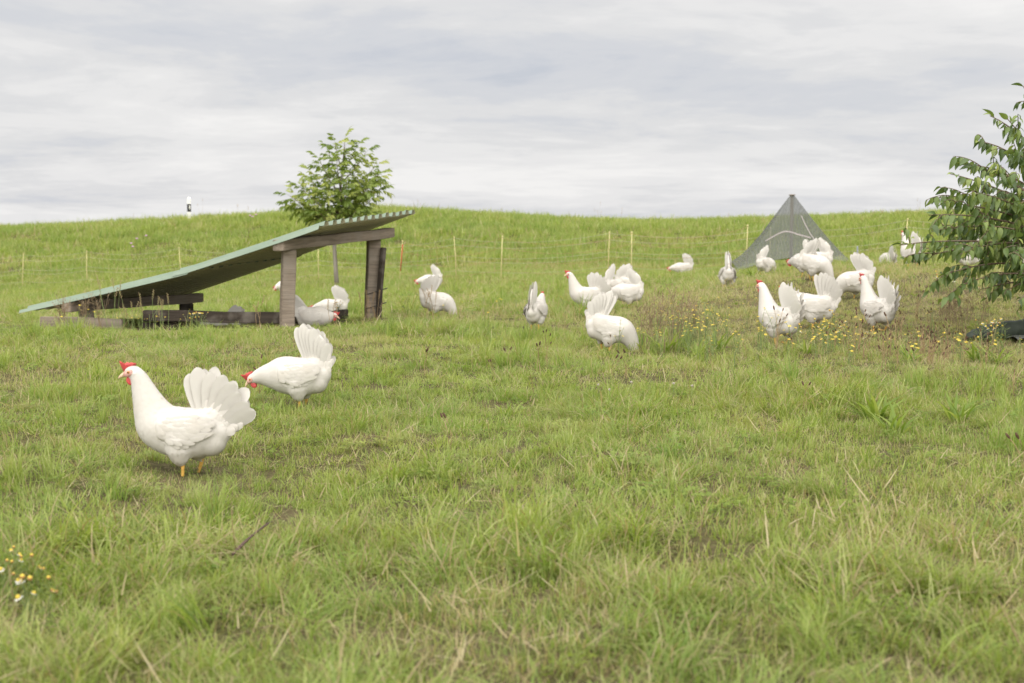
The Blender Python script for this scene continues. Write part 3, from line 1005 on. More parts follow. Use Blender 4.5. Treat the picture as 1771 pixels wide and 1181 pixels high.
        for row, (nrow, kl, yo) in enumerate(((9, 1.15, 0.016), (8, 0.72, 0.026), (6, 0.50, 0.034))):
            for i in range(nrow):
                q = (i + 0.3 * row) / nrow
                if q < (0.0, 0.12, 0.25)[row]:
                    continue
                ang = R((97 - (112 - a_lo * 0.95) * q) * spread + drop + rng.uniform(-4, 4))
                d = Vector((-math.cos(ang), 0, math.sin(ang)))
                base = Vector((-0.046 - 0.090 * q ** 0.9, s * (yo * 0.72 + 0.008 * q), 0.236 - 0.012 * q - 0.052 * q * q))
                splay = s * R(0.5 + 3 * q)
                X = (d * math.cos(splay) + Vector((0, math.sin(splay), 0))).normalized()
                Yv = Vector((0, s, 0)); Yv = (Yv - X * Yv.dot(X)).normalized()
                Zv = X.cross(Yv)
                Mx = Matrix.Translation(base) @ Matrix((X, Yv, Zv)).transposed().to_4x4() @ Matrix.Diagonal((kl * rng.uniform(0.9, 1.15), 1, rng.uniform(0.62, 0.8), 1))
                o = bpy.data.objects.new('tail_covert', COVERTS[i % 2])
                o.parent = tail
                o.matrix_local = RM @ Mx
                objs.append(o)
    # head furniture, in head space: +X to the beak, +Z up
    HM = RM @ Matrix.Translation((hx, 0, hz)) @ hq.to_4x4() @ Matrix.Scale(1.14, 4)
    def hpart(name, mb, mat, mod=None):
        mm = mb.me(name, mat)
        if mod:
            mm = evaluated(mm, mod)
            mm.polygons.foreach_set('use_smooth', [True] * len(mm.polygons))
        mm.transform(HM)
        o = bpy.data.objects.new(name, mm); o.parent = root
        objs.append(o)
        return o
    # beak
    mb = MB()
    prof = [(0.020, 0.0, 0.0095, 0.0085), (0.030, 0.0005, 0.0082, 0.0068), (0.040, -0.0015, 0.0058, 0.0045), (0.048, -0.0050, 0.0030, 0.0024), (0.052, -0.0085, 0.0006, 0.0006)]
    v, f = [], []
    for x, zc, a, bb_ in prof:
        for k in range(10):
            th = 2 * math.pi * k / 10
            v.append((x, bb_ * math.sin(th), zc - 0.003 + a * math.cos(th)))
    for i in range(len(prof) - 1):
        for k in range(10):
            f.append((i * 10 + k, i * 10 + (k + 1) % 10, (i + 1) * 10 + (k + 1) % 10, (i + 1) * 10 + k))
    mb.add(v, f)
    hpart('beak', mb, M_BEAK)
    # comb: single blade with points, flopping to one side at the back
    out = [(0.026, 0.006), (0.030, 0.018), (0.0335, 0.038), (0.0325, 0.045), (0.025, 0.037), (0.0195, 0.0315), (0.014, 0.0345), (0.008, 0.036), (0.003, 0.0315),
           (-0.002, 0.0325), (-0.007, 0.0325), (-0.011, 0.0285), (-0.016, 0.0285), (-0.020, 0.0245), (-0.018, 0.021), (-0.004, 0.018), (0.012, 0.014)]
    v, f = [], []
    n = len(out)
    cxm, czm = 0.008, 0.024
    for lay in (-1, 1):
        for x, z in out:
            flop = 0.9 * max(0, (z - 0.02)) * max(0, (0.022 - x)) * 26
            v.append((x, lay * 0.0022 + flop, z))
        v.append((cxm, lay * 0.0045 + 0.003, czm))
    for k in range(n):
        k2 = (k + 1) % n
        f.append((n, k, k2)); f.append((2 * n + 1, n + 1 + k2, n + 1 + k)); f.append((k, n + 1 + k, n + 1 + k2, k2))
    mb = MB(); mb.add(v, f)
    hpart('comb', mb, M_COMB)
    for s in (-1, 1):
        mb = MB(); mb.ellipsoid((0.013, s * 0.0085, -0.026), (0.0115, 0.0035, 0.0155), Matrix.Rotation(R(12), 3, 'Y'), 12, 8)
        hpart('wattle', mb, M_COMB)
        mb = MB(); mb.ellipsoid((0.011, s * 0.0135, 0.000), (0.0185, 0.0096, 0.0120), Matrix.Rotation(R(8), 3, 'Y'), 12, 8)
        hpart('face_skin', mb, M_FACE)
        mb = MB(); mb.ellipsoid((-0.0095, s * 0.0185, -0.006), (0.0062, 0.0042, 0.0085), None, 10, 6)
        hpart('earlobe', mb, M_LOBE)
        mb = MB(); mb.ellipsoid((0.009, s * 0.0222, 0.0030), (0.0050, 0.0024, 0.0046), None, 10, 6)
        mb.ellipsoid((0.0095, s * 0.0238, 0.0030), (0.0027, 0.0014, 0.0026), None, 8, 5, mi=1)
        hpart('eye', mb, [M_IRIS, M_PUPIL])
    if pose != 'rest':
        for s in (-1, 1):
            mb = MB()
            mb.tube([(0.0, 0, 0.02), (-0.004, 0, -0.012), (0.004, 0, -0.062), (0.006, 0, -0.068)], [0.0085, 0.0075, 0.0055, 0.006], 8)
            for a, L in ((0, 0.055), (28, 0.046), (-28, 0.046), (170, 0.022)):
                c, sn = math.cos(R(a)), math.sin(R(a))
                mb.tube([(0.006, 0, -0.064), (0.006 + c * L * 0.5, sn * L * 0.5, -0.064), (0.006 + c * L, sn * L, -0.072)], [0.005, 0.0042, 0.0015], 6)
            o = bpy.data.objects.new('leg', mb.me('leg', M_LEG)); o.parent = root
            lx = 0.030 * s * (-1 if pose == 'peck' else 1) if pose != 'stoop' else 0.012 * s
            o.location = (-0.010 + lx, s * 0.042, 0.074)
            objs.append(o)
    return root, objs
PROTO = {}
for pose in ('alert', 'alert-narrow', 'half', 'half-narrow', 'stoop', 'stoop-narrow', 'peck', 'peck-narrow', 'rest'):
    PROTO[pose] = make_hen(pose)
used = set()
HENPOS = []
for i, (px, py, ppm, pose, yaw, label) in enumerate(HENS):
    root, objs = PROTO[pose]
    if pose not in used:      # the first of a pose is the original, the others are copies
        used.add(pose)
        for o in objs:
            COL.objects.link(o)
        h = root
    else:
        h = copy_tree(root)
    x, y, z = at(px, py, F / ppm)
    h.location = (x, y, G(x, y) - (0.0 if pose != 'rest' else 0.19 if i == 5 else 0.10) - (0.018 if not pose.startswith('rest') else 0))
    h.rotation_euler = (0, 0, R(yaw))
    sc = 1.0 + (rnd.uniform(-0.04, 0.04) if i else 0)
    h.scale = (sc * rnd.uniform(0.95, 1.04), sc * rnd.uniform(0.93, 1.03), sc) if i else (1, 0.97, 1)
    tag(h, label, 'hen', 'white hens on the pasture')
    HENPOS.append((x, y))
    if pose.startswith('alert'):
        legs = [c for c in h.children if c.name.startswith('leg')]
        sw = R(24) if i in (20, 23) else R(9)
        legs[0].rotation_euler = (0, -sw, 0); legs[1].rotation_euler = (0, sw * 0.8, 0)
HENPOS = np.array(HENPOS)

# ------------------------------------------------------------------ leaves
def leaf_mesh(name, L, W, mat, droop=0.35, fold=0.25, nl=6, tip=1.0):
    v, f = [], []
    for i in range(nl + 1):
        t = i / nl
        wd = W / 2 * (math.sin(math.pi * t ** 0.8) ** 0.85) * (1 - 0.25 * t * tip)
        wd = max(wd, 0.0004)
        z = -droop * L * t * t
        x = L * (t - 0.25 * droop * t * t)
        for j in (-1, 0, 1):
            v.append((x, j * wd, z + fold * wd * abs(j)))
    for i in range(nl):
        for j in (0, 1):
            a = i * 3 + j
            f.append((a, a + 1, a + 4, a + 3))
    return mesh(name, v, f, mat)
def leafcol(stops, sc=9.0):
    def fn(nt):
        oi = nt.n('ShaderNodeObjectInfo')
        a = nt.n('ShaderNodeAttribute', attribute_name='tint')
        s = nt.n('ShaderNodeSeparateColor', {0: a.outputs['Color']})
        r = nt.math('FRACT', nt.math('ADD', oi.outputs['Random'], s.outputs[0]))
        return nt.ramp(r, stops)
    return fn
M_BUSH = leafy('bush_leaf', leafcol([(0.0, (0.070, 0.115, 0.034)), (0.45, (0.125, 0.19, 0.050)), (0.8, (0.20, 0.27, 0.070)), (1.0, (0.36, 0.41, 0.11))]), 0.25, 0.38, 0.5)
M_TREE = leafy('tree_leaf', leafcol([(0.0, (0.14, 0.20, 0.042)), (0.6, (0.24, 0.305, 0.066)), (1.0, (0.40, 0.43, 0.13))]), 0.35, 0.42, 0.4)
M_PLANT = leafy('plant_leaf', leafcol([(0.0, (0.15, 0.225, 0.038)), (0.6, (0.24, 0.32, 0.06)), (1.0, (0.37, 0.42, 0.13))]), 0.4, 0.45, 0.35)

def rot_to(d, upish=None, roll=0.0):
    """matrix whose +X is d and +Z near up"""
    X = Vector(d).normalized()
    up = Vector(upish) if upish is not None else Vector((0, 0, 1))
    Z = up - X * up.dot(X)
    if Z.length < 1e-3:
        Z = Vector((1, 0, 0)) - X * X.x
    Z.normalize()
    Y = Z.cross(X)
    M_ = Matrix((X, Y, Z)).transposed()
    return M_ @ Matrix.Rotation(roll, 3, 'X')

def join_mesh(name, items, mat, rng):
    """items: (mesh, matrix) -> one mesh with a tint per leaf"""
    V, Fc, T = [], [], []
    cache = {}
    for me, mx in items:
        if me.name not in cache:
            co = np.empty(len(me.vertices) * 3); me.vertices.foreach_get('co', co)
            cache[me.name] = (co.reshape(-1, 3), [tuple(p.vertices) for p in me.polygons])
        co, fs = cache[me.name]
        A = np.array(mx)
        b = sum(len(q) for q in V) if False else (V and V[-1][1] or 0)
        w_ = co @ A[:3, :3].T + A[:3, 3]
        V.append((w_, b + len(co)))
        Fc += [tuple(b + i for i in q) for q in fs]
        T += [rng.random()] * len(co)
    vv = np.concatenate([q[0] for q in V])
    me = mesh(name, vv, Fc, mat)
    at_ = me.attributes.new('tint', 'FLOAT_COLOR', 'POINT')
    t = np.zeros((len(T), 4)); t[:, 0] = T; t[:, 3] = 1
    at_.data.foreach_set('color', t.ravel())
    return me

def curve_pts(a, b, bend, n=8):
    a, b = Vector(a), Vector(b)
    return [a.lerp(b, i / n) + Vector(bend) * (4 * (i / n) * (1 - i / n)) for i in range(n + 1)]

def proj(p):
    """photograph pixel of a world point, to decide which leaves show"""
    d = Vector(p) - Vector((0, 0, CAMH))
    z = d.y * math.cos(PITCH) - d.z * math.sin(PITCH)
    yv = d.y * math.sin(PITCH) + d.z * math.cos(PITCH)
    return CX + F * d.x / z, CY - F * yv / z

# leafy bush at the right edge
def build_bush():
    rng = random.Random(21)
    bx, by = 4.02, 10.35
    org = Vector((bx, by, G(bx, by)))
    t = thing('leafy_bush', 'large dark green leafy bush with drooping pointed leaves above a rolled tarpaulin', 'bush', org)
    LM = [leaf_mesh('leaf', 0.088, 0.042, M_BUSH, 0.45, 0.4), leaf_mesh('leaf', 0.078, 0.038, M_BUSH, 0.7, 0.45), leaf_mesh('leaf', 0.098, 0.044, M_BUSH, 0.3, 0.35)]
    mb = MB()
    mb.tube([(0, 0, -0.1), (0.02, 0.01, 0.35), (0.0, 0.03, 0.8), (0.04, 0.0, 1.3), (0.02, 0.02, 1.8)], [0.05, 0.042, 0.034, 0.024, 0.010], 9)
    meshobj('trunk', mb.me('trunk', M_BARK), t)
    limbs = []
    tg = [(1556, 424, 10.1, .55), (1596, 446, 10.35, .5), (1612, 400, 10.5, .7), (1606, 372, 10.2, .8), (1630, 350, 10.4, .95), (1622, 342, 10.7, .95), (1642, 300, 10.2, 1.0),
          (1672, 285, 10.6, 1.1), (1690, 244, 10.3, 1.2), (1712, 200, 10.4, 1.3), (1742, 205, 10.1, 1.35), (1769, 148, 10.3, 1.5), (1628, 478, 10.2, .45), (1664, 492, 10.0, .4), (1700, 500, 10.3, .45),
          (1735, 508, 10.1, .4), (1760, 520, 9.9, .4), (1640, 420, 10.9, .6), (1680, 330, 9.8, .9), (1700, 390, 9.75, .7), (1720, 300, 9.9, 1.0), (1745, 440, 9.7, .6), (1660, 440, 10.0, .6), (1690, 455, 10.6, .6), (1752, 260, 10.0, 1.2), (1765, 350, 9.7, .9)]
    for px, py, Y, h0 in tg:
        limbs.append((Vector(at(px, py, Y)) - org, h0))
    for k in range(22):
        a = rng.uniform(-1.7, 1.7)
        r_ = rng.uniform(0.6, 1.15)
        limbs.append((Vector((math.cos(a) * r_, math.sin(a) * r_, rng.uniform(0.35, 2.1))), rng.uniform(0.4, 1.6)))
    leaves = []
    bmb = MB()
    for tip, h0 in limbs:
        a = Vector((0.02, 0.02, max(0.3, min(h0 * 1.05, tip.z * 0.85 + 0.1, tip.z - 0.62 * max(0, tip.z - 0.55)))))
        pts = curve_pts(a, tip, (0, 0, rng.uniform(0.03, 0.12)), 9)
        L = (tip - a).length
        bmb.tube(pts, [0.010 * (1 - i / 10) + 0.002 for i in range(10)], 5)
        tw = [(pts, 0.12)]
        for q in range(int(L / 0.115)):
            f_ = rng.uniform(0.15, 0.95)
            i = f_ * 9
            p0 = pts[int(i)].lerp(pts[min(int(i) + 1, 9)], i - int(i))
            d = (tip - a).normalized()
            d2 = (d + Vector((rng.uniform(-1, 1), rng.uniform(-1, 1), rng.uniform(-0.7, 0.8))) * 0.9).normalized()
            l2 = rng.uniform(0.10, 0.26)
            p1 = p0 + d2 * l2 + Vector((0, 0, -0.25 * l2))
            tp = curve_pts(p0, p1, (0, 0, 0.02), 5)
            bmb.tube(tp, [0.0045, 0.004, 0.0035, 0.003, 0.0025, 0.0015], 4)
            tw.append((tp, 0.1))
        for pl, st_ in tw:
            n = len(pl) - 1
            tl = sum((pl[i + 1] - pl[i]).length for i in range(n))
            cnt = max(3, int(tl * (1 - st_) / 0.025))
            for q in range(cnt):
                f_ = st_ + (1 - st_) * (q + rng.random() * 0.6) / cnt
                i = min(f_, 0.999) * n
                p0 = pl[int(i)].lerp(pl[int(i) + 1], i - int(i))
                d = (pl[int(i) + 1] - pl[int(i)]).normalized()
                sd = d.cross(Vector((0, 0, 1))).normalized() * (1 if q % 2 else -1)
                dr = (d * 0.5 + sd * rng.uniform(0.4, 0.9) + Vector((0, 0, rng.uniform(-1.6, -0.25) if f_ < 0.93 else rng.uniform(-.3, .6))))
                mx = Matrix.Translation(p0) @ rot_to(dr, (sd * 0.6 + Vector((0, -0.3, 0.8)) + Vector((rng.uniform(-.5, .5), rng.uniform(-.5, .5), 0))), rng.uniform(-0.5, 0.5)).to_4x4() @ Matrix.Diagonal((*(rng.uniform(0.55, 1.18),) * 3, 1))
                leaves.append((LM[rng.randrange(3)], mx))
    meshobj('branches', bmb.me('branches', M_TWIG), t)
    vis = []
    for k, (me, mx) in enumerate(leaves):
        p = org + mx.translation
        u, v_ = proj(p)
        vis.append((0 if (u < 1785) else 1, p.y, k))
    vis.sort()
    pick = set(k for _, _, k in vis[:300])
    for k in pick:
        o = meshobj('leaf', leaves[k][0], t)
        o.matrix_local = leaves[k][1]
    rest = [leaves[k] for k in range(len(leaves)) if k not in pick]
    tag(meshobj('foliage', join_mesh('foliage', rest, M_BUSH, rng), t), kind='stuff')
    print('bush leaves', len(leaves))
build_bush()

# young tree behind the shelter: leaves of seven leaflets
def compound_leaf(name, seed):
    rng = random.Random(seed)
    mb = MB()
    Lr = 0.25
    rach = [Vector((Lr * q, 0, -0.35 * Lr * q * q)) for q in np.linspace(0, 1, 5)]
    mb.tube(rach, [0.0025, 0.002, 0.002, 0.0015, 0.001], 4)
    lm = leaf_mesh('leaflet_tmp', 0.20, 0.078, M_TREE, 0.5, 0.25, 5)
    co = np.array([v.co[:] for v in lm.vertices]); fs = [tuple(p.vertices) for p in lm.polygons]
    spots = [(0.42, 1), (0.42, -1), (0.72, 1), (0.72, -1), (0.98, 1), (0.98, -1), (1.0, 0)]
    for q, s in spots:
        p0 = Vector((Lr * q, 0, -0.35 * Lr * q * q))
        a = s * rng.uniform(0.7, 1.1)
        d = Vector((math.cos(a), math.sin(a), rng.uniform(-0.75, -0.1)))
        mx = np.array(rot_to(d, (0, 0, 1), rng.uniform(-0.4, 0.4))) * rng.uniform(0.75, 1.1)
        mb.add(co @ mx.T + np.array(p0), fs)
    bpy.data.meshes.remove(lm)
    return mb.me(name, M_TREE)
def build_tree():
    rng = random.Random(5)
    b0 = Vector(at(583, 497, 26.0)); b0.z = G(b0.x, b0.y)
    t = thing('young_tree', 'young tree with pale trunk and glossy green compound leaves rising behind the shelter roof', 'tree', b0)
    CL = [compound_leaf('leaf', k) for k in range(4)]
    ppm = F / 26.0
    def P(px, py, dy):
        return Vector(((px - 583) / ppm, dy, (497 - py) / ppm))
    mb = MB()
    tr = [P(583, 505, 0), P(581, 470, 0), P(579, 430, 0), P(581, 395, 0), P(588, 350, 0.02), P(594, 300, 0.02), P(599, 258, 0.0)]
    mb.tube(tr, [0.048, 0.040, 0.036, 0.033, 0.025, 0.016, 0.006], 9)
    meshobj('trunk', mb.me('trunk', M_BARK), t)
    tips = [(500, 342, -.2, 385), (512, 325, .2, 378), (494, 355, .3, 390), (540, 315, -.3, 372), (535, 300, .2, 365), (555, 282, -.1, 340), (568, 264, .1, 320), (585, 254, -.2, 300), (600, 246, 0, 290), (620, 256, .2, 300),
            (640, 268, -.1, 320), (655, 290, .2, 345), (664, 306, -.2, 365), (662, 330, .3, 380), (650, 350, -.3, 388), (640, 372, .2, 392), (625, 368, -.5, 388), (560, 372, -.5, 390), (530, 372, .3, 392), (575, 330, -.55, 370), (610, 320, -.6, 365), (600, 350, .6, 380), (570, 310, .5, 350), (630, 310, .5, 350), (590, 285, -.4, 330), (545, 345, -.4, 380), (612, 345, -.5, 385), (518, 362, -.1, 388), (660, 312, 0, 350), (645, 330, -.4, 375)]
    lv = []
    br = MB()
    for px, py, dy, py0 in tips:
        tip = P(583 + (px - 583) * 0.93, py, dy)
        a = P(584 + (395 - py0) * 0.10, py0, 0)
        pts = curve_pts(a, tip, (0, 0, -0.04), 7)
        br.tube(pts, [0.011 * (1 - i / 8) + 0.003 for i in range(8)], 5)
        L = (tip - a).length
        cnt = max(7, int(L / 0.052))
        for q in range(cnt):
            f_ = 0.25 + 0.75 * (q + 0.5 * rng.random()) / cnt
            i = min(f_, 0.999) * 7
            p0 = pts[int(i)].lerp(pts[int(i) + 1], i - int(i))
            d = (pts[int(i) + 1] - pts[int(i)]).normalized()
            ang = q * 2.4 + rng.random()
            e1 = d.cross(Vector((0, 1, 0.1))).normalized(); e2 = d.cross(e1)
            dr = d * 0.6 + (e1 * math.cos(ang) + e2 * math.sin(ang)) * 0.8 + Vector((0, 0, 0.25))
            lv.append((CL[rng.randrange(4)], Matrix.Translation(p0) @ rot_to(dr, (0, 0, 1), rng.uniform(-.4, .4)).to_4x4() @ Matrix.Diagonal((*(rng.uniform(0.48, 0.82),) * 3, 1))))
        lv.append((CL[rng.randrange(4)], Matrix.Translation(tip) @ rot_to((tip - a).normalized() + Vector((0, 0, 0.2))).to_4x4() @ Matrix.Diagonal((0.7, 0.7, 0.7, 1))))
    meshobj('branches', br.me('branches', M_TWIG), t)
    rng.shuffle(lv)
    for me, mx in lv[:300]:
        o = meshobj('leaf', me, t); o.matrix_local = mx
    if len(lv) > 300:
        tag(meshobj('foliage', join_mesh('foliage', lv[300:], M_TREE, rng), t), kind='stuff')
    print('tree leaves', len(lv))
build_tree()

# ------------------------------------------------------------------ rolled tarpaulin
M_TARP = simple('dark_green_tarp', (0.035, 0.045, 0.032), 0.35, 7, 0.5, 0.35, 0.5, 0.01)
def build_tarp():
    pa = [(1672, 574, 10.15), (1690, 570, 10.15), (1712, 566, 10.15), (1740, 560, 10.2), (1765, 552, 10.3), (1800, 542, 10.45), (1850, 532, 10.7)]
    rr = [(0.02, 0.025), (0.085, 0.05), (0.095, 0.06), (0.075, 0.075), (0.07, 0.075), (0.075, 0.075), (0.06, 0.06)]
    org = Vector(at(1740, 575, 10.2)); org.z = G(org.x, org.y)
    t = thing('rolled_tarpaulin', 'dark green rolled tarpaulin lying on dry straw below the bush', 'tarpaulin', org)
    P = np.array([[at(*p)[0], at(*p)[1], 0] for p in pa])
    k = np.linspace(0, len(pa) - 1, 40)
    v, f = [], []
    n = 20
    for i, q in enumerate(k):
        c = np.array([np.interp(q, range(len(pa)), P[:, d]) for d in range(2)])
        w_ = np.interp(q, range(len(pa)), [r_[0] for r_ in rr]); h_ = np.interp(q, range(len(pa)), [r_[1] for r_ in rr])
        g = G(c[0], c[1])
        for j in range(n):
            th = 2 * math.pi * j / n
            wr = 1 + 0.10 * math.sin(j * 1.9 + q * 4.0) * (1.2 if q < 2.4 else 0.2) + (0.06 if q < 2.4 else 0.015) * math.sin(q * 9 + j * 0.7)
            v.append((c[0] - org.x + 0.25 * w_ * wr * math.sin(th) * 0.3, c[1] - org.y + w_ * wr * math.cos(th), g - org.z + h_ * 0.93 + h_ * wr * math.sin(th)))
    for i in range(len(k) - 1):
        for j in range(n):
            f.append((i * n + j, i * n + (j + 1) % n, (i + 1) * n + (j + 1) % n, (i + 1) * n + j))
    f += [tuple(range(n))[::-1], tuple((len(k) - 1) * n + j for j in range(n))]
    meshobj('roll', mesh('roll', v, f, M_TARP), t)
    # loose flap spread on the ground
    v, f = [], []
    for i in range(14):
        for j in range(8):
            x = at(1752, 585, 9.95)[0] + 0.045 * i
            y = 9.85 + 0.045 * j + 0.015 * i
            v.append((x - org.x, y - org.y, G(x, y) - org.z + 0.03 + 0.012 * math.sin(i * 1.3 + j * 0.9)))
    for i in range(13):
        for j in range(7):
            f.append((i * 8 + j, (i + 1) * 8 + j, (i + 1) * 8 + j + 1, i * 8 + j + 1))
    me = mesh('loose_flap', v, f, simple('grey_tarp', (0.09, 0.095, 0.085), 0.3, 12, 0.6))
    meshobj('loose_flap', me, t)
build_tarp()

# ------------------------------------------------------------------ grass
TUFTS = bpy.data.collections.new('tuft_kinds')
TUFT_N = []
def blade(V, Fc, T, base, az, L, W, lean, curl, r_, dry, nseg=3, twist=0.0):
    b = len(V)
    d = np.array([math.cos(az), math.sin(az), 0.0])
    sd = np.array([-math.sin(az + twist), math.cos(az + twist), 0.0])
    p = np.array(base, float)
    th = lean
    step = L / nseg
    for i in range(nseg):
        t = i / nseg
        wd = W * (1 - 0.55 * t ** 1.5) / 2
        V += [p - sd * wd, p + sd * wd]
        T += [(r_, t, dry), (r_, t, dry)]
        p = p + step * (math.sin(th) * d + np.array([0, 0, math.cos(th)]))
        th += curl / nseg
    V.append(p); T.append((r_, 1.0, dry))
    for i in range(nseg - 1):
        a = b + 2 * i
        Fc.append((a, a + 1, a + 3, a + 2))
    a = b + 2 * (nseg - 1)
    Fc.append((a, a + 1, a + 2))
def tuft(nb, rad, h0, h1, w0, w1, lean, dryp, seed, bias=None, nseg=3, tone=0.5):
    rng = random.Random(seed)
    V, Fc, T = [], [], []
    for k in range(nb):
        a = rng.uniform(0, 2 * math.pi); q = rad * math.sqrt(rng.random())
        az = rng.uniform(0, 2 * math.pi) if bias is None else rng.gauss(bias, 0.9)
        dry = 1.0 if rng.random() < dryp else 0.0
        L = rng.uniform(h0, h1)
        le = abs(rng.gauss(0, lean)) if not dry else abs(rng.gauss(0.5, lean + 0.3))
        blade(V, Fc, T, (q * math.cos(a), q * math.sin(a), -0.01), az, L, rng.uniform(w0, w1), min(le, 1.45), rng.uniform(0.2, 1.3), min(1, max(0, rng.gauss(tone, 0.33))), dry, nseg, rng.uniform(-.5, .5))
    add_tuft(V, Fc, T)
def add_tuft(V, Fc, T):
    me = mesh('tuft', V, Fc, M_GRASS)
    at_ = me.attributes.new('tint', 'FLOAT_COLOR', 'POINT')
    t = np.ones((len(T), 4)); t[:, :3] = T
    at_.data.foreach_set('color', t.ravel())
    o = bpy.data.objects.new('tuft_%02d' % len(TUFT_N), me)
    TUFTS.objects.link(o)
    TUFT_N.append(o)
    return len(TUFT_N) - 1
S0 = 0
for k in range(6): tuft(38, 0.075, 0.022, 0.068, 0.003, 0.0062, 1.0, 0.24, 100 + k)                # 0-5 short lawn
for k in range(4): tuft(34, 0.07, 0.045, 0.115, 0.0035, 0.007, 0.65, 0.06, 120 + k, rnd.uniform(0, 6))  # 6-9 lusher
for k in range(4): tuft(40, 0.08, 0.04, 0.11, 0.0022, 0.0045, 0.9, 0.50, 140 + k)                   # 10-13 dry mix
for k in range(3): tuft(46, 0.05, 0.12, 0.24, 0.0035, 0.0065, 0.42, 0.08, 160 + k)                  # 14-16 tall tussock
for k in range(4): tuft(70, 0.22, 0.08, 0.20, 0.007, 0.013, 0.6, 0.08, 180 + k, nseg=2)             # 17-20 far meadow
for k in range(3): tuft(70, 0.22, 0.07, 0.17, 0.006, 0.012, 0.75, 0.38, 200 + k, nseg=2)            # 21-23 far dry
def leafy_tuft(seed):
    rng = random.Random(seed)
    V, Fc, T = [], [], []
    for k in range(22):
        a = rng.uniform(0, 6.28); q = 0.07 * math.sqrt(rng.random()); z = rng.uniform(0.02, 0.06)
        r_ = rng.uniform(0.0, 0.55)
        c = np.array([q * math.cos(a), q * math.sin(a), z])
        for s in range(3):
            az = a + s * 2.09 + 0.3
            e = np.array([math.cos(az), math.sin(az), rng.uniform(-.3, .3)]); n_ = np.array([-math.sin(az), math.cos(az), rng.uniform(-.2, .2)])
            l = rng.uniform(0.010, 0.017)
            b = len(V)
            V += [c, c + e * l * 0.6 + n_ * l * 0.5, c + e * l * 1.1 + n_ * l * 0.25, c + e * l * 1.1 - n_ * l * 0.25, c + e * l * 0.6 - n_ * l * 0.5]
            T += [(r_, 0.2, 0)] * 5
            Fc.append((b, b + 1, b + 2, b + 3, b + 4))
    return add_tuft(V, Fc, T)
for k in range(3): leafy_tuft(220 + k)                                                               # 24-26 clover
def straw_tuft(seed):
    rng = random.Random(seed)
    V, Fc, T = [], [], []
    for k in range(9):
        a = rng.uniform(0, 6.28); q = 0.12 * math.sqrt(rng.random())
        blade(V, Fc, T, (q * math.cos(a), q * math.sin(a), rng.uniform(0.0, 0.05)), rng.uniform(0, 6.28), rng.uniform(0.06, 0.17), rng.uniform(0.003, 0.006), rng.uniform(0.9, 1.6), rng.uniform(-0.2, 0.5), rng.uniform(0.3, 1.0), 1.0, 3)
    return add_tuft(V, Fc, T)
for k in range(4): straw_tuft(240 + k)                                                               # 27-30 straw

for k in range(4): tuft(64, 0.08, 0.03, 0.09, 0.0018, 0.0036, 0.85, 0.16, 260 + k, tone=0.40)                   # 31-34 fine turf
for k in range(2): tuft(64, 0.08, 0.03, 0.09, 0.0018, 0.0034, 1.1, 0.55, 270 + k)                   # 35-36 fine dry turf

def tussock(seed, nb=70):
    rng = random.Random(seed)
    V, Fc, T = [], [], []
    wind = rng.uniform(0, 6.28)
    for k in range(nb):
        a = rng.uniform(0, 6.28); q = 0.07 * math.sqrt(rng.random())
        az = a + rng.gauss(0, 0.7) if rng.random() < 0.5 else rng.gauss(wind, 0.8)
        dry = 1.0 if rng.random() < 0.16 else 0.0
        blade(V, Fc, T, (q * math.cos(a), q * math.sin(a), -0.01), az, rng.uniform(0.09, 0.22), rng.uniform(0.0025, 0.005), rng.uniform(0.15, 0.7), rng.uniform(0.8, 2.0), min(1, max(0, rng.gauss(0.34, 0.3))), dry, 5, rng.uniform(-.4, .4))
    return add_tuft(V, Fc, T)
for k in range(5): tussock(280 + k)                                                                  # 37-41 arching tussocks

ngrp = bpy.data.node_groups.new('scatter_tufts', 'GeometryNodeTree')
ngrp.interface.new_socket('Geometry', in_out='INPUT', socket_type='NodeSocketGeometry')
ngrp.interface.new_socket('Geometry', in_out='OUTPUT', socket_type='NodeSocketGeometry')
gi = ngrp.nodes.new('NodeGroupInput'); go = ngrp.nodes.new('NodeGroupOutput')
ci = ngrp.nodes.new('GeometryNodeCollectionInfo')
ci.inputs['Collection'].default_value = TUFTS
ci.inputs['Separate Children'].default_value = True
ci.inputs['Reset Children'].default_value = True
iop = ngrp.nodes.new('GeometryNodeInstanceOnPoints')
iop.inputs['Pick Instance'].default_value = True
def nattr(name, typ):
    nd = ngrp.nodes.new('GeometryNodeInputNamedAttribute')
    nd.data_type = typ
    nd.inputs['Name'].default_value = name
    return nd.outputs['Attribute']
L_ = ngrp.links.new
L_(gi.outputs[0], iop.inputs['Points'])
L_(ci.outputs[0], iop.inputs['Instance'])
L_(nattr('pick', 'INT'), iop.inputs['Instance Index'])
L_(nattr('turn', 'FLOAT_VECTOR'), iop.inputs['Rotation'])
L_(nattr('grow', 'FLOAT_VECTOR'), iop.inputs['Scale'])
L_(iop.outputs[0], go.inputs[0])

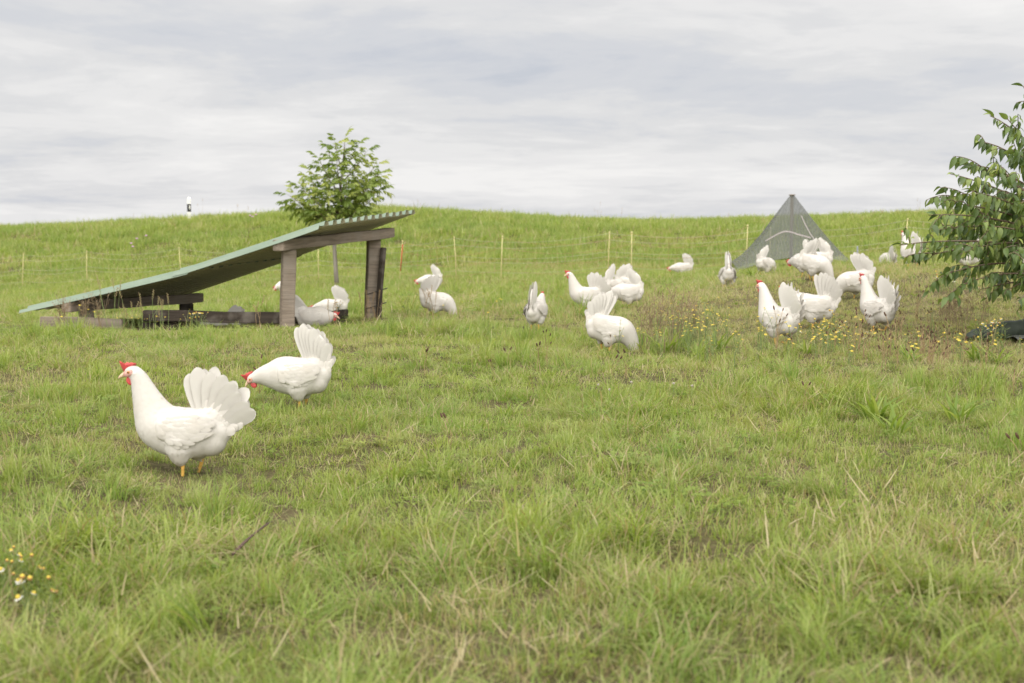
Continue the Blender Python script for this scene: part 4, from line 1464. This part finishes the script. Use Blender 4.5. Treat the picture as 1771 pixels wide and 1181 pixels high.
def scatter(name, label, x, y, pick, grow, tilt=0.15):
    n = len(x)
    me = bpy.data.meshes.new(name)
    me.vertices.add(n)
    me.vertices.foreach_set('co', np.stack([x, y, gz(x, y)], 1).astype(np.float32).ravel())
    a = me.attributes.new('pick', 'INT', 'POINT'); a.data.foreach_set('value', pick.astype(np.int32))
    a = me.attributes.new('turn', 'FLOAT_VECTOR', 'POINT')
    t = np.stack([nr.normal(0, tilt, n), nr.normal(0, tilt, n), nr.uniform(0, 6.28, n)], 1)
    a.data.foreach_set('vector', t.astype(np.float32).ravel())
    a = me.attributes.new('grow', 'FLOAT_VECTOR', 'POINT')
    g3 = np.stack([grow, grow, grow * nr.uniform(0.8, 1.2, n)], 1)
    a.data.foreach_set('vector', g3.astype(np.float32).ravel())
    me.materials.append(M_GRASS)
    o = meshobj(name, me)
    md = o.modifiers.new('scatter', 'NODES')
    md.node_group = ngrp
    tag(o, label, 'grass', kind='stuff')
    return o
def sample(y0, y1, dens, margin=1.18, extra=0.9):
    hw = lambda y: 0.36 * y * margin + extra
    area = (y1 - y0) * (hw(y0) + hw(y1))
    n = int(area * dens)
    y = np.sqrt(nr.uniform(0, 1, n) * (y1 ** 2 - y0 ** 2) + y0 ** 2)
    x = nr.uniform(-1, 1, n) * hw(y)
    return x, y
def dryness(x, y):
    """where the sward is thin and dry: the trodden rise on the right, patches elsewhere, the near edge"""
    px = CX + F * x / y
    r1 = np.exp(-((px - 1480) / 380) ** 2) * np.exp(-((np.log(y) - np.log(12.5)) / 0.38) ** 2) * 1.7
    r2 = np.exp(-((px - 1750) / 120) ** 2) * np.exp(-((y - 11.3) / 1.6) ** 2) * 1.5
    r3 = np.clip((4.2 - y) / 1.0, 0, 1) * 0.8 * fbm(x * 1.4, y * 1.4, 31)
    r4 = np.clip(fbm(x * 0.7, y * 0.5, 41) - 0.47, 0, 1) * 2.6
    r5 = np.exp(-((px - 430) / 260) ** 2) * np.exp(-((y - 13.2) / 1.1) ** 2) * 0.35
    return np.clip(r1 + r2 + r3 + r4 * 0.8 + r5, 0, 1.3)
def lush(x, y):
    return np.clip((fbm(x * 0.9, y * 0.75, 51) - 0.47) * 4.5, 0, 1)
for (y0, y1, dens, g0, g1, nm) in ((2.2, 4.2, 430, 0.8, 1.15, 'near'), (4.2, 7.5, 360, 0.75, 1.1, 'middle'), (7.5, 13.0, 240, 0.8, 1.2, 'back'), (13.0, 21.0, 95, 1.0, 1.5, 'rear')):
    x, y = sample(y0, y1, dens)
    dr = dryness(x, y); lu = lush(x, y) * np.clip(1 - dr, 0, 1)
    n = len(x)
    r_ = nr.uniform(0, 1, n)
    pick = nr.integers(0, 6, n)
    pick = np.where(r_ < lu * 0.75, nr.integers(6, 10, n), pick)
    pick = np.where(nr.uniform(0, 1, n) < dr * 0.95, nr.integers(10, 14, n), pick)
    tall = (fbm(x * 1.6, y * 1.3, 61) > 0.66) & (nr.uniform(0, 1, n) < 0.10) & (dr < 0.8)
    if y1 > 7:
        dmin = np.min(np.hypot(x[:, None] - HENPOS[None, :, 0], (y[:, None] - HENPOS[None, :, 1]) * 0.7), axis=1)
        tall &= dmin > 0.35
    pick = np.where(tall, nr.integers(14, 17, n), pick)
    mat = (fbm(x * 1.1, y * 1.0, 65) + 0.25 * fbm(x * 4, y * 4, 66) > (0.69 if y1 > 4.5 else 0.60)) & (nr.uniform(0, 1, n) < (0.11 if y1 > 4.5 else 0.22)) & (dr < 0.9)
    if y1 > 7:
        mat &= dmin > 0.3
    pick = np.where(mat, nr.integers(37, 42, n), pick)
    pick = np.where(nr.uniform(0, 1, n) < (0.02 if y1 < 4.5 else 0.05), nr.integers(24, 27, n), pick)
    pick = np.where(nr.uniform(0, 1, n) < 0.022 + 0.05 * dr + (0.02 if y1 < 4.3 else 0), nr.integers(27, 31, n), pick)
    grow = nr.uniform(g0, g1, n) * (0.62 + 0.85 * fbm(x * 1.9, y * 1.6, 91))
    pxx = CX + F * x / y
    grow = np.where((pxx > -60) & (pxx < 680) & (y > 11.75) & (y < 15.4), grow * 0.45, grow)
    grow = grow * (1 - 0.3 * np.clip(dr, 0, 1)) * (0.76 if 4.5 < y1 < 14 else 0.86 if y1 < 5 else 1)
    if y1 < 8:
        fine = nr.uniform(0, 1, n) < (0.75 if y1 < 4.5 else 0.45)
        pick = np.where(fine & (pick < 10), nr.integers(31, 35, n), pick)
        pick = np.where(fine & (pick > 9) & (pick < 14), nr.integers(35, 37, n), pick)
    if y1 < 5:
        # tussocky near edge with gaps
        hole = fbm(x * 2.6, y * 2.6, 71) < 0.325
        keep = ~hole | (nr.uniform(0, 1, n) < 0.25)
        x, y, pick, grow = x[keep], y[keep], pick[keep], grow[keep]
    else:
        dmin = np.min(np.hypot(x[:, None] - HENPOS[None, :, 0], (y[:, None] - HENPOS[None, :, 1])), axis=1)
        hole = fbm(x * 2.1, y * 1.7, 72) < 0.31
        grow = np.where(hole, grow * 0.8, grow)
        grow = np.where((dmin < 0.16) & (pick > 5), grow * 0.7, grow)
    scatter(nm + '_pasture_grass', {'near': 'coarse tussocky grass with straw at the front edge of the pasture', 'middle': 'short green pasture grass around the upright hen',
            'back': 'pasture grass around the shelter and the flowering weeds', 'rear': 'pasture grass between the shelter and the net fence'}[nm], x, y, pick, grow)
x, y = sample(20.5, 36.0, 26, 1.2, 1.5)
dr = dryness(x, y); n = len(x)
pick = np.where(nr.uniform(0, 1, n) < 0.12 + dr * 0.6 + 0.3 * (fbm(x * 0.3, y * 0.25, 81) > 0.55), nr.integers(21, 24, n), nr.integers(17, 21, n))
scatter('meadow_grass', 'meadow grass along the foot of the dyke by the net fence', x, y, pick, nr.uniform(0.6, 1.0, n) * (0.75 + 0.4 * np.clip((y - 22) / 14, 0, 1)))
x, y = sample(35.5, 50.0, 15, 1.25, 3)
n = len(x)
pick = np.where(nr.uniform(0, 1, n) < 0.08 + 0.35 * (fbm(x * 0.3, y * 0.3, 82) > 0.6), nr.integers(21, 24, n), nr.integers(17, 21, n))
big = fbm(x * 0.35, y * 0.5, 83) + 0.5 * (fbm(x * 1.3, y * 1.3, 84) - 0.5)
pick = np.where((nr.uniform(0, 1, n) < 0.10) & (fbm(x * 0.8, y * 0.8, 85) > 0.52), nr.integers(37, 42, n), pick)
big = np.where(pick > 36, big * 1.7, big)
scatter('dyke_grass', 'long lush grass covering the slope and crest of the dyke', x, y, pick, nr.uniform(0.9, 1.5, n) * (0.75 + 0.8 * big))

# ------------------------------------------------------------------ wild plants
M_STEM = simple('green_stem', (0.20, 0.26, 0.09), 0.2, 40)
M_STEMD = simple('dry_stem', (0.34, 0.24, 0.13), 0.3, 40)
M_STEMR = simple('reddish_stem', (0.29, 0.22, 0.13), 0.3, 40)
M_YEL = simple('yellow_petal', (0.66, 0.50, 0.07), 0.25, 60, 0.6)
M_WPET = simple('white_petal', (0.82, 0.82, 0.78), 0.05, 60, 0.6)
M_SEED = simple('brown_seedhead', (0.10, 0.058, 0.035), 0.35, 120, 0.8)
M_SEEDL = simple('pale_brown_seed', (0.24, 0.16, 0.10), 0.35, 120, 0.8)
M_PINK = simple('pink_petal', (0.62, 0.36, 0.58), 0.1, 60, 0.6)
def head_mesh(name, r, dome, mat, npet=13, ring=True):
    mb = MB()
    v, f = [(0, 0, dome * 0.4)], []
    for k in range(npet):
        a = 2 * math.pi * k / npet
        for da, rr, z in ((-0.19, 0.55, 0.05), (-0.12, 1.0, -0.04), (0.12, 1.0, -0.04), (0.19, 0.55, 0.05)):
            v.append((r * rr * math.cos(a + da), r * rr * math.sin(a + da), r * z * 2 - 0.0004 * (k % 2)))
        b = 1 + 4 * k
        f.append((0, b, b + 1, b + 2, b + 3))
    mb.add(v, f)
    return mb.me(name, mat)
H_YEL = head_mesh('flower_head', 0.0098, 0.006, M_YEL)
H_WHITE = head_mesh('petals', 0.0105, -0.004, M_WPET)
mb = MB(); mb.ellipsoid((0, 0, 0.003), (0.0062, 0.0062, 0.0055), None, 9, 6); H_CENTER = mb.me('flower_centre', M_YEL)
mb = MB(); mb.ellipsoid((0, 0, 0.002), (0.0068, 0.0068, 0.006), None, 9, 6); H_SPENT = mb.me('spent_head', simple('spent_flower', (0.42, 0.24, 0.09), 0.25, 80))
mb = MB(); mb.ellipsoid((0, 0, 0), (0.0042, 0.0042, 0.0115), None, 7, 6); H_SEED = mb.me('seed_head', M_SEED)
mb = MB()
for k in range(9):
    a = k * 2.4; mb.ellipsoid((0.006 * math.cos(a), 0.006 * math.sin(a), 0.004 * (k % 3)), (0.004, 0.004, 0.005), None, 5, 4)
H_CLOVER = mb.me('flower_head', simple('clover_petal', (0.55, 0.48, 0.44), 0.2, 60)); 
LEAF_L = [leaf_mesh('leaf', 0.17, 0.014, M_PLANT, 0.30, 0.3, 7, 0.3), leaf_mesh('leaf', 0.13, 0.017, M_PLANT, 0.6, 0.3, 7, 0.3), leaf_mesh('leaf', 0.20, 0.015, M_PLANT, 0.45, 0.3, 7, 0.3)]

def flower_plant(rng, kind, hgt, nh):
    root = bpy.data.objects.new({'yellow': 'yellow_flower', 'daisy': 'daisy_plant', 'seed': 'plantain_seedhead'}[kind], None)
    root.empty_display_size = 0.05
    objs = [root]
    mb = MB()
    ends = []
    for k in range(nh):
        a = rng.uniform(0, 6.28)
        sp = rng.uniform(0.1, 0.55)
        h_ = hgt * rng.uniform(0.65, 1.1)
        tip = Vector((math.cos(a) * sp * h_ * 0.6, math.sin(a) * sp * h_ * 0.6, h_))
        pts = curve_pts((rng.uniform(-.01, .01), rng.uniform(-.01, .01), -0.02), tip, (math.cos(a) * -0.02, math.sin(a) * -0.02, 0.01), 5)
        mb.tube(pts, [0.0018, 0.0016, 0.0015, 0.0014, 0.0013, 0.0012], 4, 0)
        ends.append((tip, (pts[-1] - pts[-2]).normalized()))
    if kind == 'daisy':
        for k in range(26):
            a = rng.uniform(0, 6.28); z = rng.uniform(0.02, hgt * 0.8)
            p = Vector((math.cos(a) * 0.02, math.sin(a) * 0.02, z))
            mb.tube([p, p + Vector((math.cos(a) * 0.03, math.sin(a) * 0.03, 0.015))], [0.0012, 0.0006], 3)
    s_ = bpy.data.objects.new('stems', mb.me('stems', M_STEM if kind != 'seed' else M_STEMD)); s_.parent = root; objs.append(s_)
    for tip, d in ends:
        q = Vector((0, 0, 1)).rotation_difference((d + Vector((0, 0, 0.6))).normalized()).to_euler()
        if kind == 'yellow':
            o = bpy.data.objects.new('flower_head', H_YEL)
        elif kind == 'daisy':
            o = bpy.data.objects.new('flower_head', H_WHITE if rng.random() < 0.55 else H_SPENT)
            c = bpy.data.objects.new('flower_centre', H_CENTER); c.parent = o; objs.append(c)
        else:
            o = bpy.data.objects.new('seed_head', H_SEED)
            q = Vector((0, 0, 1)).rotation_difference(d).to_euler()
        o.parent = root
        o.location = tip; o.rotation_euler = q
        sc = rng.uniform(0.75, 1.2); o.scale = (sc, sc, sc)
        objs.append(o)
    return root, objs
def plant_set(kind, protos, spots, label, cat, group, hscale=(0.8, 1.2)):
    used_ = set()
    for (x, y) in spots:
        k = rnd.randrange(len(protos))
        root, objs = protos[k]
        if k not in used_:
            used_.add(k)
            for o in objs:
                COL.objects.link(o)
            h = root
        else:
            h = copy_tree(root)
        h.location = (x, y, G(x, y))
        h.rotation_euler = (0, 0, rnd.uniform(0, 6.28))
        s_ = rnd.uniform(*hscale)
        h.scale = (s_, s_, s_)
        tag(h, label, cat, group)
def blob_spots(px, py, Y, sx, sy, n, rng=rnd):
    """n spots scattered round the ground point seen at px"""
    x0 = at(px, py, Y)[0]
    return [(x0 + rng.gauss(0, sx), Y + rng.gauss(0, sy)) for _ in range(n)]
rf = random.Random(77)
def avoid(sp, r=0.17):
    return [s for s in sp if np.min(np.hypot(HENPOS[:, 0] - s[0], HENPOS[:, 1] - s[1])) > r]
yel = [flower_plant(rf, 'yellow', rf.uniform(0.13, 0.30), rf.randint(2, 5)) for _ in range(7)]
plant_set('yellow', yel, avoid(blob_spots(1190, 600, 9.9, 0.24, 0.75, 48) + blob_spots(1235, 612, 9.4, 0.16, 0.3, 12)), 'yellow hawkbit plant in the weedy clump by the bent-down hen', 'flower', 'yellow flowers beside the bent-down hen')
yel2 = [flower_plant(rf, 'yellow', rf.uniform(0.07, 0.16), rf.randint(2, 5)) for _ in range(6)]
plant_set('yellow', yel2, avoid(blob_spots(1440, 605, 9.5, 0.17, 0.42, 38) + blob_spots(1570, 605, 9.6, 0.40, 0.6, 16) + blob_spots(1675, 600, 9.3, 0.10, 0.15, 8)), 'low yellow flower in the patch among brown seedheads', 'flower', 'yellow flowers among the brown seedheads')
yel3 = [flower_plant(rf, 'yellow', rf.uniform(0.10, 0.18), rf.randint(1, 3)) for _ in range(4)]
plant_set('yellow', yel3, avoid(blob_spots(150, 580, 12.2, 0.25, 0.12, 9) + blob_spots(270, 575, 12.3, 0.2, 0.1, 9)), 'yellow flower in the weeds along the low end of the shelter', 'flower', 'yellow flowers along the shelter')
plant_set('yellow', [flower_plant(rf, 'yellow', 0.15, 2) for _ in range(3)], avoid(blob_spots(860, 530, 15, 1.0, 1.6, 22)), 'yellow flower scattered in the grass before the net fence', 'flower', 'scattered yellow flowers in mid pasture')
dz = [flower_plant(rf, 'daisy', rf.uniform(0.12, 0.20), rf.randint(3, 6)) for _ in range(4)]
plant_set('daisy', dz, [(at(px, 1000, Y)[0], Y) for px, Y in ((8, 3.35), (30, 3.5), (60, 3.42), (85, 3.2), (-20, 3.3), (45, 3.1))], 'white petalled chamomile with yellow centre at the near edge of the grass', 'flower', 'chamomile at the near edge', (0.6, 0.85))
dz2 = [flower_plant(rf, 'daisy', rf.uniform(0.09, 0.16), rf.randint(3, 6)) for _ in range(3)]
plant_set('daisy', dz2, avoid(blob_spots(1440, 590, 9.9, 0.15, 0.25, 8) + blob_spots(1650, 520, 13.5, 0.15, 0.2, 8) + blob_spots(1720, 590, 9.9, 0.08, 0.06, 5)), 'small white daisy among the weeds near the bush', 'flower', 'small white daisies near the bush')
plant_set('daisy', [flower_plant(rf, 'daisy', 0.18, 7) for _ in range(2)], [(at(340, 580, 12.25)[0], 12.25), (at(350, 580, 12.2)[0], 12.2), (at(332, 580, 12.3)[0], 12.3), (at(592, 560, 14.3)[0], 14.0)], 'white flowering daisy clump beside the dark low board', 'flower', 'white daisies along the shelter')
sd = [flower_plant(rf, 'seed', rf.uniform(0.14, 0.25), rf.randint(1, 4)) for _ in range(7)]
plant_set('seed', sd, avoid(blob_spots(1560, 620, 9.2, 0.32, 0.45, 34) + blob_spots(1630, 650, 8.7, 0.2, 0.3, 14) + blob_spots(1560, 560, 11.3, 0.4, 0.5, 10), 0.12), 'brown plantain seedhead on a thin stalk in front of the bush', 'seedhead', 'brown plantain seedheads')
plant_set('seed', [flower_plant(rf, 'seed', rf.uniform(0.14, 0.22), 2) for _ in range(3)], avoid(blob_spots(1050, 650, 8.4, 1.3, 1.6, 16), 0.2), 'lone brown seedhead scattered in the open grass', 'seedhead', 'scattered brown seedheads')

def leaf_plant(px, py, Y, n, sc, label, spread=0.55, seed=0):
    rng = random.Random(seed * 31 + 5)
    x = at(px, py, Y)[0]
    t = thing('ribwort_plant', label, 'plant', (x, Y, G(x, Y)), rng.uniform(0, 6.28), 'broad leaved ribwort plants')
    for k in range(int(n * 1.5)):
        a = k * 2.4 + rng.uniform(-.4, .4)
        el = rng.uniform(0.25, 1.9)
        d = Vector((math.cos(a) * spread, math.sin(a) * spread, el)).normalized()
        o = meshobj('leaf', LEAF_L[rng.randrange(3)], t)
        s_ = sc * rng.uniform(0.65, 1.1)
        o.matrix_local = Matrix.Translation((math.cos(a) * 0.015 + rng.uniform(-.03, .03), math.sin(a) * 0.015 + rng.uniform(-.03, .03), -0.005)) @ rot_to(d, (-math.cos(a), -math.sin(a), 0.3), rng.uniform(-.3, .3)).to_4x4() @ Matrix.Diagonal((s_, s_, s_, 1))
for k, (px, py, Y, n, sc, lb) in enumerate([
    (1515, 735, 6.45, 30, 1.2, 'tall broad leaved ribwort clump alone in the short grass'),
    (1548, 755, 6.1, 18, 1.0, 'spreading ribwort rosette just in front of the tall ribwort clump'),
    (1655, 745, 6.35, 18, 1.0, 'small upright ribwort to the side of the tall ribwort clump'),
    (1575, 630, 8.7, 20, 0.95, 'ribwort clump below the notched-tail hen'),
    (1690, 628, 8.8, 22, 1.0, 'ribwort clump in front of the rolled tarpaulin'),
    (1728, 632, 8.7, 14, 0.95, 'loose ribwort beside the clump near the tarpaulin'),
    (1205, 620, 9.3, 16, 1.0, 'ribwort growing in the yellow flower clump'),
    (1395, 615, 9.2, 14, 0.9, 'ribwort at the feet of the striding hen'),
    (1150, 606, 9.7, 14, 1.25, 'tall ribwort tuft among the dry weeds of the yellow flower clump'),
    (1240, 612, 9.6, 12, 1.1, 'ribwort tuft at the flowering edge away from the dry weeds'),
    (1110, 590, 10.0, 8, 0.9, 'upright ribwort by the head of the bent-down hen'),
    (960, 585, 11.0, 12, 0.8, 'ribwort in the open grass by the lone hen seen from behind'),
    (855, 600, 10.2, 14, 0.8, 'low ribwort rosette in open grass before the lone hen'),
    (880, 730, 6.6, 12, 0.6, 'low leafy rosette in the short grass mid pasture'),
    (1300, 475, 20.0, 26, 1.3, 'bright green weed clump at the foot of the net tent')]):
    leaf_plant(px, py, Y, n, sc, lb, 0.55, k)

# dry stalk weeds and seeding grasses
def stalk(name, px, Y, hgt, mat, n, label, cat, grp, seed, ears=True):
    rng = random.Random(seed)
    x = at(px, 500, Y)[0]
    t = thing(name, label, cat, (x, Y, G(x, Y)), 0, grp)
    mb = MB(); eb = MB()
    for k in range(n):
        a = rng.uniform(0, 6.28)
        h_ = hgt * rng.uniform(0.6, 1.08)
        tip = Vector((math.cos(a) * h_ * rng.uniform(0.05, 0.32), math.sin(a) * h_ * 0.15, h_))
        pts = curve_pts((rng.uniform(-.03, .03), rng.uniform(-.03, .03), -0.03), tip, (rng.uniform(-.03, .03), 0, 0.0), 6)
        mb.tube(pts, [0.0022, 0.002, 0.0018, 0.0016, 0.0014, 0.0012, 0.001], 4)
        if ears:
            d = (pts[-1] - pts[-2]).normalized()
            for e in range(9):
                p = tip - d * (0.010 * e)
                s_ = 1 if e % 2 else -1
                eb.ellipsoid(p + Vector((s_ * 0.004, rng.uniform(-.004, .004), 0)), (0.0028, 0.0028, 0.0075), Matrix.Rotation(s_ * 0.45, 3, 'Y'), 5, 4)
        else:
            for e in range(7):
                i = rng.uniform(2.5, 5.9)
                p = pts[int(i)].lerp(pts[int(i) + 1], i - int(i))
                q = p + Vector((rng.uniform(-.05, .05), rng.uniform(-.05, .05), rng.uniform(0.02, 0.07)))
                mb.tube([p, q], [0.0012, 0.0008], 3)
                eb.ellipsoid(q, (0.0028, 0.0028, 0.0042), None, 5, 4)
    meshobj('stems', mb.me('stems', mat), t)
    tag(meshobj('seed_ears', eb.me('seed_ears', M_STEMD if ears else M_SEEDL), t), kind='stuff')
rk = random.Random(3)
for k, px in enumerate((1118, 1132, 1146, 1158, 1172, 1185, 1200, 1214, 1128, 1165)):
    stalk('dry_weed', px, 10.0 + rk.uniform(-.35, .45), rk.uniform(0.30, 0.47), M_STEMR, 6, 'tall reddish dry weed rising from the yellow flower clump', 'weed', 'dry weeds in the flower clump', 300 + k, False)
for k, px in enumerate((1630, 1645, 1660, 1680, 1700, 1655)):
    stalk('dry_weed', px, 11.0 + rk.uniform(-.3, .5), rk.uniform(0.18, 0.30), M_STEMR, 7, 'brown dry weed on straw under the bush branches', 'weed', 'dry weeds under the bush', 330 + k, False)
for k, px in enumerate((186, 205, 212, 228, 240, 268, 283)):
    stalk('seeding_grass', px, 12.25 + rk.uniform(-.12, .1), rk.uniform(0.28, 0.50), M_STEM, 3, 'tall seeding grass stalks rising in front of the eaves beam', 'grass', 'seeding grasses at the shelter', 350 + k)
for k, px in enumerate((104, 110, 140, 172)):
    stalk('dry_weed', px, 12.2 + rk.uniform(-.1, .1), rk.uniform(0.2, 0.3), M_STEMR, 6, 'brown withered dock at the low end of the shelter', 'weed', 'withered weeds at the shelter', 370 + k, False)
for k, (px, Y) in enumerate(((628, 13.2), (640, 13.0), (575, 12.4), (735, 13.2), (745, 13.3), (450, 12.0), (655, 13.3))):
    stalk('seeding_grass', px, Y, rk.uniform(0.2, 0.33), M_STEMD, 3, 'dry seeding grass stalks around the shelter posts and pecking hen', 'grass', 'dry grasses at the posts', 380 + k)
for k in range(16):
    stalk('crest_grass', rk.uniform(120, 1600), 45.6 + rk.uniform(-.5, .5), rk.uniform(0.35, 0.75), M_STEMD, 2, 'thin tall grass stalk standing against the sky on the dyke crest', 'grass', 'grass stalks on the crest', 400 + k)

# white clover heads in the near pasture
for px, py, Y in ((1033, 682, 7.1), (1052, 690, 6.9), (1090, 681, 7.15), (1163, 683, 7.1), (1195, 684, 7.0), (565, 640, 8.3)):
    x = at(px, py, Y)[0]
    t = thing('white_clover', 'white clover blossom in the short grass of mid pasture', 'flower', (x, Y, G(x, Y)), 0, 'white clover blossoms')
    mb = MB(); mb.tube([(0, 0, -0.01), (0.005, 0, 0.05), (0.004, 0, 0.085)], 0.0016, 4)
    meshobj('stem', mb.me('stem', M_STEM), t)
    o = meshobj('flower_head', H_CLOVER, t, (0.004, 0, 0.088)); o.scale = (0.65, 0.65, 0.65)
for px, py, Y in ((226, 443, 38.5), (236, 436, 39.2), (252, 432, 39.6), (229, 451, 38), (436, 392, 42.0), (442, 388, 42.4), (432, 390, 42.2)):
    x = at(px, py, Y)[0]
    t = thing('pink_meadow_flower', 'tiny pink blossom in the long grass of the dyke', 'flower', (x, Y, G(x, Y)), 0, 'pink blossoms on the dyke')
    mb = MB(); mb.tube([(0, 0, 0), (0.02, 0, 0.24), (0.02, 0, 0.34)], 0.004, 4)
    meshobj('stem', mb.me('stem', M_STEM), t)
    mb = MB(); mb.ellipsoid((0.02, 0, 0.35), (0.025, 0.025, 0.02), None, 8, 6)
    for k in range(6):
        mb.ellipsoid((0.02 + 0.025 * math.cos(k), 0.025 * math.sin(k), 0.35), (0.014, 0.014, 0.01), None, 6, 4)
    meshobj('flower_head', mb.me('flower_head', M_PINK), t)
# twig lying on the grass
p0, p1 = Vector(at(402, 1000, 3.72)), Vector(at(470, 958, 3.95))
p0.z = G(p0.x, p0.y) + 0.05; p1.z = G(p1.x, p1.y) + 0.085
mb = MB(); mb.tube(curve_pts((0, 0, 0), p1 - p0, (0, 0, 0.006), 6), [0.0045, 0.004, 0.004, 0.0035, 0.003, 0.003, 0.002], 6)
o = meshobj('fallen_twig', mb.me('fallen_twig', simple('dark_twig', (0.10, 0.06, 0.055))), None, p0)
tag(o, 'thin dark twig lying on the grass in the foreground', 'twig')
